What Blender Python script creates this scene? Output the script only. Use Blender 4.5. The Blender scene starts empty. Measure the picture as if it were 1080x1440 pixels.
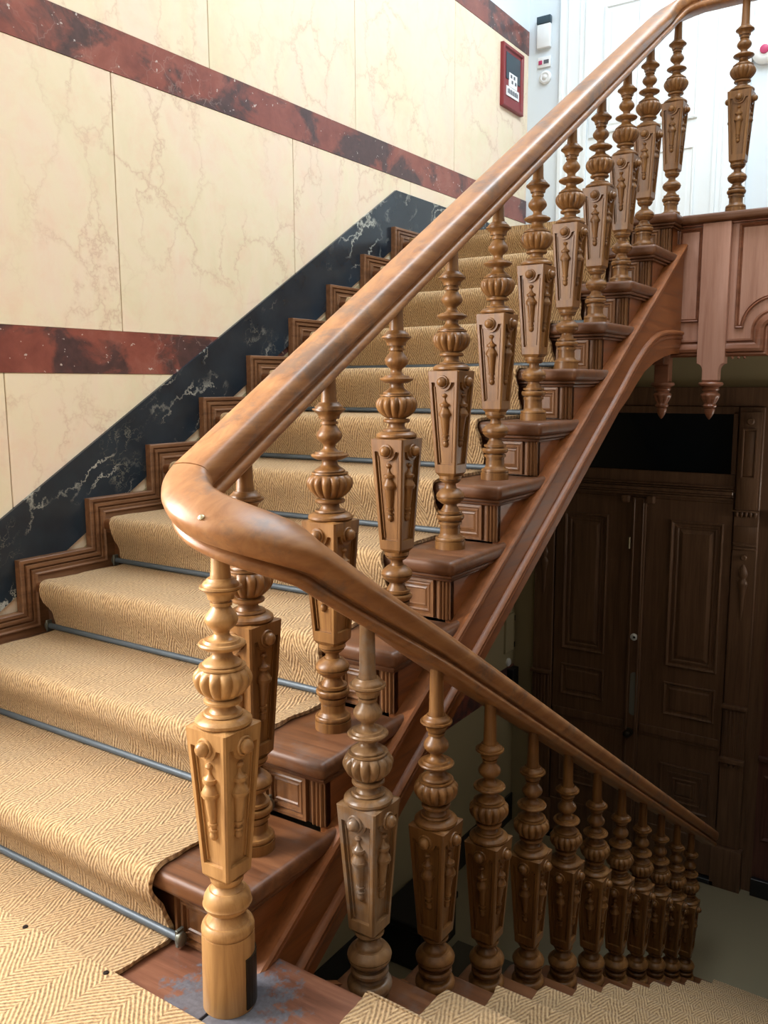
import bpy, bmesh, math, random
from mathutils import Vector, Matrix
random.seed(4)
C = bpy.context.scene.collection
pi = math.pi

# ------------------------------------------------------------------ camera
def make_camera():
    cd = bpy.data.cameras.new('camera'); co = bpy.data.objects.new('camera', cd); C.objects.link(co)
    yaw, pitch, roll = math.radians(33.552), math.radians(-8.489), math.radians(-0.231)
    f = Vector((math.cos(yaw)*math.cos(pitch), math.sin(yaw)*math.cos(pitch), math.sin(pitch)))
    rt = Vector((math.sin(yaw), -math.cos(yaw), 0)); up = rt.cross(f)
    r2 = math.cos(roll)*rt + math.sin(roll)*up; u2 = -math.sin(roll)*rt + math.cos(roll)*up
    m = Matrix((r2, u2, -f)).transposed().to_4x4(); m.translation = Vector((-1.1067, -1.089, 1.1738))
    co.matrix_world = m
    cd.sensor_fit = 'VERTICAL'; cd.sensor_height = 36; cd.sensor_width = 27; cd.lens = 1202.06/1440*36
    cd.clip_start = 0.02; cd.clip_end = 60
    bpy.context.scene.camera = co
make_camera()

# ------------------------------------------------------------------ world, lights, exposure
sc = bpy.context.scene
sc.view_settings.view_transform = 'Standard'; sc.view_settings.look = 'None'
sc.view_settings.gamma = 1.0; sc.view_settings.exposure = 0.0
try: sc.view_settings.use_curve_mapping = False
except Exception: pass
w = bpy.data.worlds.new('world'); sc.world = w; w.use_nodes = True
w.node_tree.nodes['Background'].inputs[0].default_value = (0.75, 0.87, 1.0, 1)
w.node_tree.nodes['Background'].inputs[1].default_value = 1.0
def area(name, loc, direction, sx, sy, power, col):
    l = bpy.data.lights.new(name, 'AREA'); l.shape = 'RECTANGLE'; l.size = sx; l.size_y = sy
    l.energy = power; l.color = col
    o = bpy.data.objects.new(name, l); C.objects.link(o); o.location = loc
    o.rotation_euler = Vector(direction).to_track_quat('-Z', 'Y').to_euler()
    return o
# daylight: tall window in the stone wall beside the half landing, skylight over the upper landing, unseen hall window added to brighten the doorway
area('daylight_window', (-1.10, 1.80, 2.05), (0, -1, -0.08), 1.30, 2.35, 460, (1.0, 0.97, 0.93))
area('daylight_skylight', (2.40, -0.40, 5.25), (0.0, 0, -1), 4.0, 1.6, 280, (0.84, 0.93, 1.0))
area('hall_fill_light', (3.95, -1.80, -0.35), (0, 1, -0.1), 0.8, 1.7, 120, (1.0, 0.92, 0.80))

# ------------------------------------------------------------------ constants (metres)
R_, G_ = 0.175, 0.288        # rise, going
SL = R_/G_
YW = 1.489                   # face of the stone wall
XD = 4.5                     # face of the hall door wall
XU = 4.57                    # face of the upper white wall
ZF = -12*R_                  # hall floor
GL = 0.282                   # going of the lower flight
XL, YL = 0.124, -0.235       # landing nosing, carpet edge of the lower flight
LA = math.radians(-0.7)
def lrot(x, y, z):
    return Vector(((x-XL)*math.cos(LA) - y*math.sin(LA) + XL, (x-XL)*math.sin(LA) + y*math.cos(LA), z))

# ------------------------------------------------------------------ materials
def mat(name, rough=0.5, spec=0.5):
    m = bpy.data.materials.new(name); m.use_nodes = True
    nt = m.node_tree; b = nt.nodes['Principled BSDF']
    b.inputs['Roughness'].default_value = rough
    b.inputs['Specular IOR Level'].default_value = spec
    return m, nt, b
def N(nt, t, **kw):
    n = nt.nodes.new(t)
    for k, v in kw.items():
        if k.startswith('i_'): n.inputs[k[2:].replace('_', ' ')].default_value = v
        else: setattr(n, k, v)
    return n
def L(nt, a, b): nt.links.new(a, b)
def ramp(nt, src, stops, interp='LINEAR'):
    r = nt.nodes.new('ShaderNodeValToRGB'); r.color_ramp.interpolation = interp
    e = r.color_ramp.elements
    while len(e) < len(stops): e.new(0.5)
    for i, (p, c) in enumerate(stops):
        e[i].position = p; e[i].color = (c[0], c[1], c[2], 1) if not isinstance(c, (int, float)) else (c, c, c, 1)
    L(nt, src, r.inputs[0]); return r
def noise(nt, vec, scale, detail=4, rough=0.55, dist=0.0):
    n = N(nt, 'ShaderNodeTexNoise'); n.inputs['Scale'].default_value = scale
    n.inputs['Detail'].default_value = detail; n.inputs['Roughness'].default_value = rough
    n.inputs['Distortion'].default_value = dist
    if vec is not None: L(nt, vec, n.inputs['Vector'])
    return n
def mapping(nt, vec, scale=(1, 1, 1), rot=(0, 0, 0), loc=(0, 0, 0)):
    m = N(nt, 'ShaderNodeMapping'); m.inputs['Scale'].default_value = scale
    m.inputs['Rotation'].default_value = rot; m.inputs['Location'].default_value = loc
    L(nt, vec, m.inputs['Vector']); return m.outputs[0]
def mixc(nt, fac, a, b, mode='MIX'):
    m = N(nt, 'ShaderNodeMix', data_type='RGBA', blend_type=mode)
    if isinstance(fac, (int, float)): m.inputs[0].default_value = fac
    else: L(nt, fac, m.inputs[0])
    for s, v in ((6, a), (7, b)):
        if isinstance(v, tuple): m.inputs[s].default_value = (*v, 1)
        else: L(nt, v, m.inputs[s])
    return m.outputs[2]
def math_(nt, op, a, b=None, c=None):
    m = N(nt, 'ShaderNodeMath', operation=op)
    for i, v in enumerate((a, b, c)):
        if v is None: continue
        if isinstance(v, (int, float)): m.inputs[i].default_value = v
        else: L(nt, v, m.inputs[i])
    return m.outputs[0]
def bump(nt, b, h, strength=0.3, dist=0.01):
    n = N(nt, 'ShaderNodeBump'); n.inputs['Strength'].default_value = strength; n.inputs['Distance'].default_value = dist
    L(nt, h, n.inputs['Height']); L(nt, n.outputs[0], b.inputs['Normal'])
def objvec(nt): return N(nt, 'ShaderNodeTexCoord').outputs['Object']
def geovec(nt): return N(nt, 'ShaderNodeNewGeometry').outputs['Position']

def wood(name, light, mid, dark, rough=0.38, axis=2, coat=0.25, wear=None, wear_amt=0.0, vary=0.35):
    m, nt, b = mat(name, rough, 0.38)
    v = geovec(nt)
    s = [38, 38, 38]; s[axis] = 2.2
    g = noise(nt, mapping(nt, v, tuple(s)), 1.0, 6, 0.65, 0.6)
    big = noise(nt, v, 3.2, 3, 0.6)
    c = ramp(nt, g.outputs[0], [(0.28, dark), (0.5, mid), (0.74, light)]).outputs[0]
    oi = N(nt, 'ShaderNodeObjectInfo')
    c = mixc(nt, math_(nt, 'MULTIPLY', oi.outputs['Random'], vary), c, tuple(x*0.62 for x in mid))
    c = mixc(nt, math_(nt, 'MULTIPLY', big.outputs[0], 0.35), c, mid)
    if wear:
        wn = noise(nt, v, 7, 6, 0.7)
        wf = ramp(nt, wn.outputs[0], [(0.53, 0.0), (0.64, wear_amt)]).outputs[0]
        c = mixc(nt, wf, c, wear)
    L(nt, c, b.inputs['Base Color'])
    rr = ramp(nt, g.outputs[0], [(0.2, max(rough-0.08, 0.1)), (0.8, rough+0.14)])
    L(nt, rr.outputs[0], b.inputs['Roughness'])
    b.inputs['Coat Weight'].default_value = coat; b.inputs['Coat Roughness'].default_value = 0.22
    bump(nt, b, g.outputs[0], 0.12, 0.002)
    return m
M = {}
M['oak'] = wood('golden_oak_varnish', (0.320, 0.160, 0.046), (0.190, 0.083, 0.0235), (0.055, 0.022, 0.0065), 0.38, 2, 0.10)
M['oak_grey_sheen'] = wood('greyed_sheen_oak_varnish', (0.330, 0.195, 0.090), (0.195, 0.105, 0.045), (0.065, 0.033, 0.015), 0.32, 2, 0.2, (0.17, 0.17, 0.17), 0.45)  # grey is part patina, part cool reflection put into the colour
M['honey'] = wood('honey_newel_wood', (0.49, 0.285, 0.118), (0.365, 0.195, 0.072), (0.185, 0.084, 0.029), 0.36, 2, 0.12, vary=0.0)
M['oak_x'] = wood('golden_oak_rail', (0.42, 0.210, 0.085), (0.300, 0.132, 0.050), (0.16, 0.062, 0.022), 0.38, 0, 0.12, (0.085, 0.068, 0.060), 0.55)
M['mahog_x'] = wood('red_brown_wood', (0.29, 0.102, 0.030), (0.215, 0.070, 0.019), (0.105, 0.033, 0.009), 0.42, 0, 0.05, vary=0.1)
M['mahog_y'] = wood('red_brown_wood_cross', (0.185, 0.075, 0.027), (0.118, 0.043, 0.015), (0.055, 0.019, 0.007), 0.44, 1, 0.05, (0.11, 0.10, 0.095), 0.3, vary=0.1)
M['mahog_z'] = wood('red_brown_wood_upright', (0.25, 0.118, 0.046), (0.170, 0.072, 0.026), (0.080, 0.032, 0.012), 0.42, 2, 0.08, vary=0.1)
M['trimwood'] = wood('brown_skirting_wood', (0.26, 0.130, 0.062), (0.17, 0.078, 0.036), (0.075, 0.033, 0.016), 0.42, 0, 0.2, vary=0.0)
M['fascia'] = wood('pink_brown_fascia_wood', (0.51, 0.295, 0.225), (0.43, 0.225, 0.162), (0.31, 0.140, 0.094), 0.42, 2, 0.2, vary=0.1)
M['fascia_trim'] = wood('brown_fascia_moulding', (0.30, 0.125, 0.070), (0.22, 0.085, 0.045), (0.12, 0.044, 0.022), 0.40, 1, 0.2, vary=0.1)
M['door'] = wood('dark_stained_door_wood', (0.190, 0.102, 0.054), (0.125, 0.064, 0.034), (0.060, 0.030, 0.016), 0.45, 2, 0.12, vary=0.15)
M['door_red'] = wood('dark_red_panel_wood', (0.15, 0.06, 0.040), (0.10, 0.038, 0.027), (0.05, 0.02, 0.014), 0.45, 2, 0.12, vary=0.15)

def plain(name, col, rough=0.5, metal=0.0, spec=0.5, var=0.0, scale=20):
    m, nt, b = mat(name, rough, spec); b.inputs['Metallic'].default_value = metal
    n = noise(nt, geovec(nt), scale, 4)
    c = mixc(nt, math_(nt, 'MULTIPLY', n.outputs[0], var if var else 0.12), col, tuple(x*0.6 for x in col))
    L(nt, c, b.inputs['Base Color']); return m
M['rod'] = plain('blue_grey_rod_metal', (0.10, 0.127, 0.155), 0.5, 0.3, var=0.5, scale=60)
M['bracket'] = plain('old_brass_bracket', (0.22, 0.23, 0.20), 0.4, 0.7, var=0.5, scale=80)
M['olive'] = plain('olive_beige_paint', (0.34, 0.285, 0.165), 0.75, var=0.3, scale=3)
M['white'] = plain('white_paint', (0.76, 0.82, 0.85), 0.55, var=0.05, scale=2)
M['bluewhite'] = plain('cool_white_paint', (0.66, 0.74, 0.80), 0.6, var=0.06, scale=2)
M['plastic'] = plain('white_plastic', (0.74, 0.77, 0.78), 0.35)
M['darkplastic'] = plain('dark_plastic', (0.02, 0.045, 0.065), 0.3)
M['black'] = plain('black_plastic', (0.012, 0.012, 0.013), 0.35)
M['blackgloss'] = plain('black_skirting_paint', (0.014, 0.014, 0.016), 0.4)
M['redpaint'] = plain('dark_red_enamel', (0.22, 0.022, 0.028), 0.35, var=0.25)
M['sticker'] = plain('white_sticker', (0.80, 0.82, 0.84), 0.5)
M['ink'] = plain('grey_ink', (0.10, 0.11, 0.13), 0.6)
M['magenta'] = plain('crimson_plastic', (0.42, 0.03, 0.11), 0.4)
M['joint'] = plain('stone_joint', (0.26, 0.22, 0.15), 0.8)
M['slab'] = plain('plaster', (0.42, 0.38, 0.31), 0.8)
M['brass'] = plain('worn_brass', (0.50, 0.44, 0.30), 0.3, 0.9)
M['grey_glass'] = plain('cut_glass_plate', (0.16, 0.16, 0.14), 0.25)
M['nail'] = plain('dark_tack_head', (0.02, 0.013, 0.01), 0.4, 0.6)
M['floor'] = plain('grey_olive_hall_floor', (0.265, 0.225, 0.140), 0.7, var=0.25, scale=6)
M['mat'] = plain('dark_floor_mat', (0.085, 0.075, 0.05), 0.9, var=0.6, scale=140)
M['bounce_dark'] = plain('dark_bounce_absorber', (0.05, 0.03, 0.018), 0.5)  # dark tone of the added panel that cuts bounce
M['plaque'] = plain('dark_bronze_plate', (0.03, 0.022, 0.014), 0.38, 0.6)

def transom():
    m, nt, b = mat('dark_transom_glass', 0.08, 0.5); b.inputs['Base Color'].default_value = (0.002, 0.005, 0.009, 1); return m
M['darkglass'] = transom()
def pane():
    m = bpy.data.materials.new('clear_window_pane'); m.use_nodes = True; nt = m.node_tree
    nt.nodes.remove(nt.nodes['Principled BSDF']); o = nt.nodes['Material Output']
    t = N(nt, 'ShaderNodeBsdfTransparent'); g = N(nt, 'ShaderNodeBsdfGlossy'); g.inputs['Roughness'].default_value = 0.05
    x = N(nt, 'ShaderNodeMixShader'); x.inputs[0].default_value = 0.06
    L(nt, t.outputs[0], x.inputs[1]); L(nt, g.outputs[0], x.inputs[2]); L(nt, x.outputs[0], o.inputs[0]); return m
M['pane'] = pane()

def cream():
    m, nt, b = mat('cream_pink_marble', 0.32, 0.35)
    v = geovec(nt)
    oi = N(nt, 'ShaderNodeObjectInfo'); off = N(nt, 'ShaderNodeVectorMath', operation='SCALE')
    L(nt, v, off.inputs[0]); off.inputs['Scale'].default_value = 1.0
    add = N(nt, 'ShaderNodeVectorMath', operation='ADD'); L(nt, v, add.inputs[0])
    cv = N(nt, 'ShaderNodeCombineXYZ'); L(nt, math_(nt, 'MULTIPLY', oi.outputs['Random'], 9.0), cv.inputs[1]); L(nt, cv.outputs[0], add.inputs[1])
    v = add.outputs[0]
    n1 = noise(nt, mapping(nt, v, (1.6, 1, 1.0)), 1.9, 5, 0.6, 0.8)
    c = ramp(nt, n1.outputs[0], [(0.30, (0.72, 0.64, 0.45)), (0.48, (0.77, 0.67, 0.50)), (0.62, (0.78, 0.64, 0.51)), (0.8, (0.72, 0.65, 0.49))]).outputs[0]
    n2 = noise(nt, v, 9, 6, 0.7, 0.5)
    c = mixc(nt, ramp(nt, n2.outputs[0], [(0.48, 0.0), (0.70, 0.45)]).outputs[0], c, (0.76, 0.54, 0.41))
    # cracks: warped voronoi cell edges, masked into clusters
    wn = noise(nt, v, 3.5, 5, 0.7)
    wv = N(nt, 'ShaderNodeVectorMath', operation='MULTIPLY_ADD'); L(nt, wn.outputs['Color'], wv.inputs[0])
    wv.inputs[1].default_value = (0.35, 0.35, 0.35); L(nt, v, wv.inputs[2])
    vo = N(nt, 'ShaderNodeTexVoronoi', feature='DISTANCE_TO_EDGE'); vo.inputs['Scale'].default_value = 3.3
    L(nt, mapping(nt, wv.outputs[0], (1.5, 1, 0.85)), vo.inputs['Vector'])
    vein = ramp(nt, vo.outputs['Distance'], [(0.0, 0.75), (0.016, 0.28), (0.06, 0.0)]).outputs[0]
    msk = ramp(nt, noise(nt, v, 1.7, 3).outputs[0], [(0.42, 0.0), (0.6, 0.75)]).outputs[0]
    c = mixc(nt, math_(nt, 'MULTIPLY', vein, msk), c, (0.55, 0.36, 0.26))
    n3 = noise(nt, mapping(nt, v, (14, 14, 3)), 1, 4, 0.6)
    c = mixc(nt, ramp(nt, n3.outputs[0], [(0.58, 0.0), (0.75, 0.22)]).outputs[0], c, (0.80, 0.74, 0.60))
    L(nt, c, b.inputs['Base Color']); return m
M['cream'] = cream()
def redmarble():
    m, nt, b = mat('red_marble_band', 0.28, 0.4)
    v = geovec(nt)
    n1 = noise(nt, v, 5, 6, 0.65, 0.3)
    c = ramp(nt, n1.outputs[0], [(0.3, (0.16, 0.045, 0.036)), (0.55, (0.25, 0.078, 0.058)), (0.75, (0.31, 0.125, 0.10))]).outputs[0]
    n2 = noise(nt, mapping(nt, v, (1, 1, 1.3)), 3.3, 7, 0.62, 0.4)
    dm = ramp(nt, n2.outputs[0], [(0.475, 0.0), (0.56, 0.92)]).outputs[0]
    c = mixc(nt, dm, c, mixc(nt, noise(nt, v, 30, 4).outputs[0], (0.018, 0.018, 0.022), (0.10, 0.055, 0.055)))
    vo = N(nt, 'ShaderNodeTexVoronoi', feature='DISTANCE_TO_EDGE'); vo.inputs['Scale'].default_value = 9
    wn = noise(nt, v, 8, 4); wv = N(nt, 'ShaderNodeVectorMath', operation='MULTIPLY_ADD'); L(nt, wn.outputs['Color'], wv.inputs[0])
    wv.inputs[1].default_value = (0.2, 0.2, 0.2); L(nt, v, wv.inputs[2]); L(nt, wv.outputs[0], vo.inputs['Vector'])
    vein = ramp(nt, vo.outputs['Distance'], [(0.0, 0.8), (0.03, 0.0)]).outputs[0]
    msk = ramp(nt, noise(nt, v, 3.0, 3).outputs[0], [(0.52, 0.0), (0.66, 0.5)]).outputs[0]
    c = mixc(nt, math_(nt, 'MULTIPLY', vein, msk), c, (0.42, 0.32, 0.29))
    sp = noise(nt, v, 48, 2); c = mixc(nt, ramp(nt, sp.outputs[0], [(0.70, 0.0), (0.73, 0.7)]).outputs[0], c, (0.62, 0.56, 0.52))
    L(nt, c, b.inputs['Base Color']); return m
M['redmarble'] = redmarble()
def darkmarble():
    m, nt, b = mat('blue_black_marble', 0.22, 0.5)
    v = geovec(nt)
    c = ramp(nt, noise(nt, v, 4, 5).outputs[0], [(0.3, (0.010, 0.016, 0.024)), (0.7, (0.022, 0.034, 0.048))]).outputs[0]
    wn = noise(nt, v, 4.5, 6, 0.7); wv = N(nt, 'ShaderNodeVectorMath', operation='MULTIPLY_ADD'); L(nt, wn.outputs['Color'], wv.inputs[0])
    wv.inputs[1].default_value = (0.30, 0.30, 0.30); L(nt, v, wv.inputs[2])
    rot = mapping(nt, wv.outputs[0], (1, 1, 1), (0, math.radians(42), 0)); sv = mapping(nt, rot, (1.1, 1, 3.4))
    vo = N(nt, 'ShaderNodeTexVoronoi', feature='DISTANCE_TO_EDGE'); vo.inputs['Scale'].default_value = 2.2; L(nt, sv, vo.inputs['Vector'])
    vein = ramp(nt, vo.outputs['Distance'], [(0.0, 1.0), (0.012, 0.7), (0.035, 0.0)]).outputs[0]
    msk = ramp(nt, noise(nt, v, 2.6, 3).outputs[0], [(0.46, 0.0), (0.58, 0.8)]).outputs[0]
    c = mixc(nt, math_(nt, 'MULTIPLY', vein, msk), c, (0.52, 0.53, 0.47))
    vo2 = N(nt, 'ShaderNodeTexVoronoi', feature='DISTANCE_TO_EDGE'); vo2.inputs['Scale'].default_value = 7; L(nt, sv, vo2.inputs['Vector'])
    vein2 = ramp(nt, vo2.outputs['Distance'], [(0.0, 0.6), (0.03, 0.0)]).outputs[0]
    msk2 = ramp(nt, noise(nt, v, 3.4, 2).outputs[0], [(0.56, 0.0), (0.66, 0.5)]).outputs[0]
    c = mixc(nt, math_(nt, 'MULTIPLY', vein2, msk2), c, (0.42, 0.42, 0.33))
    L(nt, c, b.inputs['Base Color']); return m
M['darkmarble'] = darkmarble()

def coir(name, angle, colw, spacing, tint=1.0, swap=False, strength=1.0):
    """woven coir: cords at +-angle to the length, flipping in columns of width colw (uv in metres)"""
    m, nt, b = mat(name, 0.95, 0.1)
    uv = N(nt, 'ShaderNodeUVMap').outputs[0]
    wob = noise(nt, mapping(nt, uv, (9, 9, 1)), 1.0, 2)
    sep = N(nt, 'ShaderNodeSeparateXYZ'); L(nt, uv, sep.inputs[0])
    u, v = (sep.outputs[1], sep.outputs[0]) if swap else (sep.outputs[0], sep.outputs[1])
    u = math_(nt, 'ADD', u, math_(nt, 'MULTIPLY', math_(nt, 'SUBTRACT', wob.outputs[0], 0.5), 0.022))
    tri = math_(nt, 'ABSOLUTE', math_(nt, 'SUBTRACT', math_(nt, 'FRACT', math_(nt, 'DIVIDE', v if angle < 0 else u, 2*colw)), 0.5))
    a = abs(angle)
    # phase = along-cord coordinate: (u cos a + zigzag) / spacing
    if angle < 0:   # zigzag running across: cords lie along v with a chevron drift
        ph = math_(nt, 'ADD', math_(nt, 'MULTIPLY', u, math.cos(a)), math_(nt, 'MULTIPLY', tri, 2*colw*math.sin(a)))
    else:
        sgn = math_(nt, 'SIGN', math_(nt, 'SUBTRACT', tri, 0.25))
        ph = math_(nt, 'ADD', math_(nt, 'MULTIPLY', u, math.cos(a)), math_(nt, 'MULTIPLY', math_(nt, 'MULTIPLY', v, sgn), math.sin(a)))
    s = math_(nt, 'SINE', math_(nt, 'MULTIPLY', ph, 2*pi/spacing))
    fine = noise(nt, mapping(nt, uv, (420, 420, 1)), 1.0, 3, 0.7)
    kn = noise(nt, mapping(nt, uv, (170, 120, 1)), 1.0, 2, 0.6)
    h = math_(nt, 'ADD', math_(nt, 'MULTIPLY', s, 0.46), math_(nt, 'MULTIPLY', math_(nt, 'SUBTRACT', fine.outputs[0], 0.5), 1.5))
    h = math_(nt, 'ADD', math_(nt, 'ADD', h, 0.55), math_(nt, 'MULTIPLY', math_(nt, 'SUBTRACT', kn.outputs[0], 0.5), 1.9))
    big = noise(nt, mapping(nt, uv, (5, 5, 1)), 1.0, 4, 0.6)
    c = ramp(nt, h, [(0.10, tuple(x*tint for x in (0.18, 0.098, 0.042))), (0.55, tuple(x*tint for x in (0.49, 0.310, 0.150))), (1.0, tuple(x*tint for x in (0.69, 0.485, 0.268)))])
    hh = math_(nt, 'MULTIPLY', math_(nt, 'ADD', h, 0.35), 0.62); L(nt, hh, c.inputs[0])
    c = mixc(nt, ramp(nt, big.outputs[0], [(0.45, 0.0), (0.75, 0.4)]).outputs[0], c.outputs[0], tuple(x*tint for x in (0.38, 0.27, 0.15)))
    L(nt, c, b.inputs['Base Color'])
    b.inputs['Sheen Weight'].default_value = 0.15
    bump(nt, b, h, 0.85*strength, 0.0035)
    return m
M['coir'] = coir('coir_stair_runner', 0.42, 0.040, 0.0092)
M['coir_land'] = coir('coir_herringbone_carpet', 0.78, 0.085, 0.0088, 1.10, swap=True)
def worn_floor():
    m, nt, b = mat('worn_landing_boards', 0.42, 0.4)
    v = geovec(nt)
    g = noise(nt, mapping(nt, v, (30, 3, 30)), 1, 6, 0.65, 0.5)
    c = ramp(nt, g.outputs[0], [(0.3, (0.085, 0.032, 0.018)), (0.55, (0.155, 0.062, 0.035)), (0.75, (0.23, 0.105, 0.062))]).outputs[0]
    # grey-blue scuffed paint around the foot of the newel
    d = N(nt, 'ShaderNodeVectorMath', operation='DISTANCE'); L(nt, v, d.inputs[0]); d.inputs[1].default_value = (-0.05, -0.02, 0.0)
    n = noise(nt, v, 26, 6, 0.7)
    f = math_(nt, 'SUBTRACT', math_(nt, 'ADD', n.outputs[0], 0.22), math_(nt, 'MULTIPLY', d.outputs['Value'], 2.6))
    f = ramp(nt, f, [(0.36, 0.0), (0.46, 0.8)]).outputs[0]
    c = mixc(nt, f, c, mixc(nt, noise(nt, v, 120, 3).outputs[0], (0.035, 0.050, 0.070), (0.15, 0.175, 0.21)))
    L(nt, c, b.inputs['Base Color']); bump(nt, b, g.outputs[0], 0.2, 0.002)
    b.inputs['Coat Weight'].default_value = 0.15
    return m
M['boards'] = worn_floor()

# ------------------------------------------------------------------ mesh helpers
class MB:
    def __init__(s): s.v = []; s.f = []; s.uv = None
    def add(s, vs, fs):
        o = len(s.v); s.v += [tuple(x) for x in vs]; s.f += [tuple(i+o for i in f) for f in fs]; return s
    def box(s, x0, x1, y0, y1, z0, z1):
        return s.add([(x0, y0, z0), (x1, y0, z0), (x1, y1, z0), (x0, y1, z0), (x0, y0, z1), (x1, y0, z1), (x1, y1, z1), (x0, y1, z1)],
                     [(0, 3, 2, 1), (4, 5, 6, 7), (0, 1, 5, 4), (1, 2, 6, 5), (2, 3, 7, 6), (3, 0, 4, 7)])
    def prism(s, poly, mp, h0, h1):
        """poly: list of (a,b); mp(a,b,h)->xyz"""
        n = len(poly)
        vs = [mp(a, b, h0) for a, b in poly] + [mp(a, b, h1) for a, b in poly]
        fs = [tuple(range(n)), tuple(range(2*n-1, n-1, -1))] + [(i, i+n, (i+1) % n+n, (i+1) % n) for i in range(n)]
        return s.add(vs, fs)
    def lathe(s, prof, n=40, cx=0, cy=0, lob=None, caps=True):
        """prof: (z, r); lob: (count, depth, z0, z1) gadroons"""
        vs = []; fs = []
        for z, r in prof:
            for i in range(n):
                t = 2*pi*i/n; rr = r
                if lob:
                    k, dpt, z0, z1 = lob
                    if z0 < z < z1:
                        e = math.sin(pi*(z-z0)/(z1-z0))**0.5
                        rr = r*(1 + dpt*e*(abs(math.cos(k*t/2))**0.7 - 0.75))
                vs.append((cx+rr*math.cos(t), cy+rr*math.sin(t), z))
        m = len(prof)
        for j in range(m-1):
            for i in range(n):
                a = j*n+i; b = j*n+(i+1) % n
                fs.append((a, b, b+n, a+n))
        if caps: fs.append(tuple(range(n-1, -1, -1))); fs.append(tuple((m-1)*n+i for i in range(n)))
        return s.add(vs, fs)
    def loops(s, loops, closed=True, cap0=False, cap1=False):
        n = len(loops[0]); vs = [p for l in loops for p in l]; fs = []
        for j in range(len(loops)-1):
            for i in range(n if closed else n-1):
                a = j*n+i; b = j*n+(i+1) % n; fs.append((a, b, b+n, a+n))
        if cap0: fs.append(tuple(range(n-1, -1, -1)))
        if cap1: fs.append(tuple((len(loops)-1)*n+i for i in range(n)))
        return s.add(vs, fs)
    def mesh(s, name, smooth=None, bevel=0, seg=2, fix=True):
        bm = bmesh.new()
        vv = [bm.verts.new(v) for v in s.v]
        for f in s.f:
            try: bm.faces.new([vv[i] for i in f])
            except ValueError: pass
        if fix: bmesh.ops.recalc_face_normals(bm, faces=bm.faces)
        if bevel:
            es = [e for e in bm.edges if len(e.link_faces) == 2 and e.calc_face_angle(0) > 0.5]
            bmesh.ops.bevel(bm, geom=es, offset=bevel, segments=seg, affect='EDGES', profile=0.5, clamp_overlap=True)
        me = bpy.data.meshes.new(name); bm.to_mesh(me); bm.free()
        if smooth is not None:
            for p in me.polygons: p.use_smooth = True
            me.set_sharp_from_angle(angle=math.radians(smooth))
        return me
def inset_poly(poly, d):
    """miter inset of a simple polygon (counter-clockwise) by d"""
    n = len(poly); out = []
    for i in range(n):
        p0 = Vector(poly[i-1]); p1 = Vector(poly[i]); p2 = Vector(poly[(i+1) % n])
        e1 = (p1-p0).normalized(); e2 = (p2-p1).normalized()
        n1 = Vector((-e1.y, e1.x)); n2 = Vector((-e2.y, e2.x))
        k = 1 + n1.dot(n2)
        out.append(tuple(p1 + (n1+n2)*(d/max(k, 0.25))))
    return out
def ccw(poly):
    a = sum(poly[i-1][0]*poly[i][1]-poly[i][0]*poly[i-1][1] for i in range(len(poly)))
    return poly if a > 0 else poly[::-1]
def panel(poly, prof, mp, fill=True):
    """moulded panel: prof = list of (inset, height); mp(a,b,h)->xyz"""
    poly = ccw(poly); mb = MB()
    mb.loops([[mp(a, b, h) for a, b in inset_poly(poly, d)] for d, h in prof], True, False, fill)
    return mb
def rect(a0, a1, b0, b1): return [(a0, b0), (a1, b0), (a1, b1), (a0, b1)]

def O(name, me, m, parent=None, loc=None, rz=0):
    o = bpy.data.objects.new(name, me); C.objects.link(o)
    if m is not None and me is not None:
        if not me.materials: me.materials.append(M[m])
        elif me.materials[0] != M[m]:
            o.material_slots[0].link = 'OBJECT'; o.material_slots[0].material = M[m]
    if parent is not None: o.parent = parent
    if loc is not None: o.location = loc
    if rz: o.rotation_euler = (0, 0, rz)
    return o
def tag(o, label, cat, group=None):
    o['label'] = label; o['category'] = cat
    if group: o['group'] = group
    return o
def struct(o, label=None, cat=None):
    o['kind'] = 'structure'
    if label: o['label'] = label
    if cat: o['category'] = cat
    return o
def thing(name, label, cat, loc=(0, 0, 0), group=None, rz=0):
    o = bpy.data.objects.new(name, None); o.empty_display_size = 0.05; C.objects.link(o)
    o.location = loc; o.rotation_euler = (0, 0, rz); return tag(o, label, cat, group)
def ordn(i): return ['', 'first', 'second', 'third', 'fourth', 'fifth', 'sixth', 'seventh', 'eighth', 'ninth', 'tenth', 'eleventh', 'twelfth'][i]
def copy_tree(root, loc, rz, label):
    r = root.copy(); C.objects.link(r); r.location = loc; r.rotation_euler = (0, 0, rz); r['label'] = label
    for ch in list(root.children):
        c = ch.copy(); C.objects.link(c); c.parent = r
        for g in ch.children:
            d = g.copy(); C.objects.link(d); d.parent = c
    return r

# ================================================================== SETTING
X0, X1 = -2.1, 4.57
WX0, WX1, WZ0, WZ1 = -1.78, -0.42, 0.85, 3.25      # landing window opening in the left wall
XS = -0.36                                        # stone facing starts here
wl = struct(O('wall_left', MB().box(WX1, X1+0.2, YW+0.008, YW+0.2, ZF, 5.2).box(X0, WX0, YW+0.008, YW+0.2, ZF, 5.2).box(WX0, WX1, YW+0.008, YW+0.2, ZF, WZ0).box(WX0, WX1, YW+0.008, YW+0.2, WZ1, 5.2).mesh('wall_left'), 'slab'), 'cream and pink marble slab wall with red marble bands beside the stairs', 'wall')
def slabs(z0, z1, x_joint, step):
    xs = []; x = x_joint
    while x > XS: x -= step
    while x < X1: xs.append(x); x += step
    xs.append(x)
    for a, b in zip(xs[:-1], xs[1:]):
        a = max(a, XS)+0.002; b = min(b, X1)-0.002
        O('stone_panel', MB().box(a, b, YW, YW+0.012, z0+0.0008, z1-0.0008).mesh('stone_panel', None, 0.001, 1), 'cream', wl)
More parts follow.
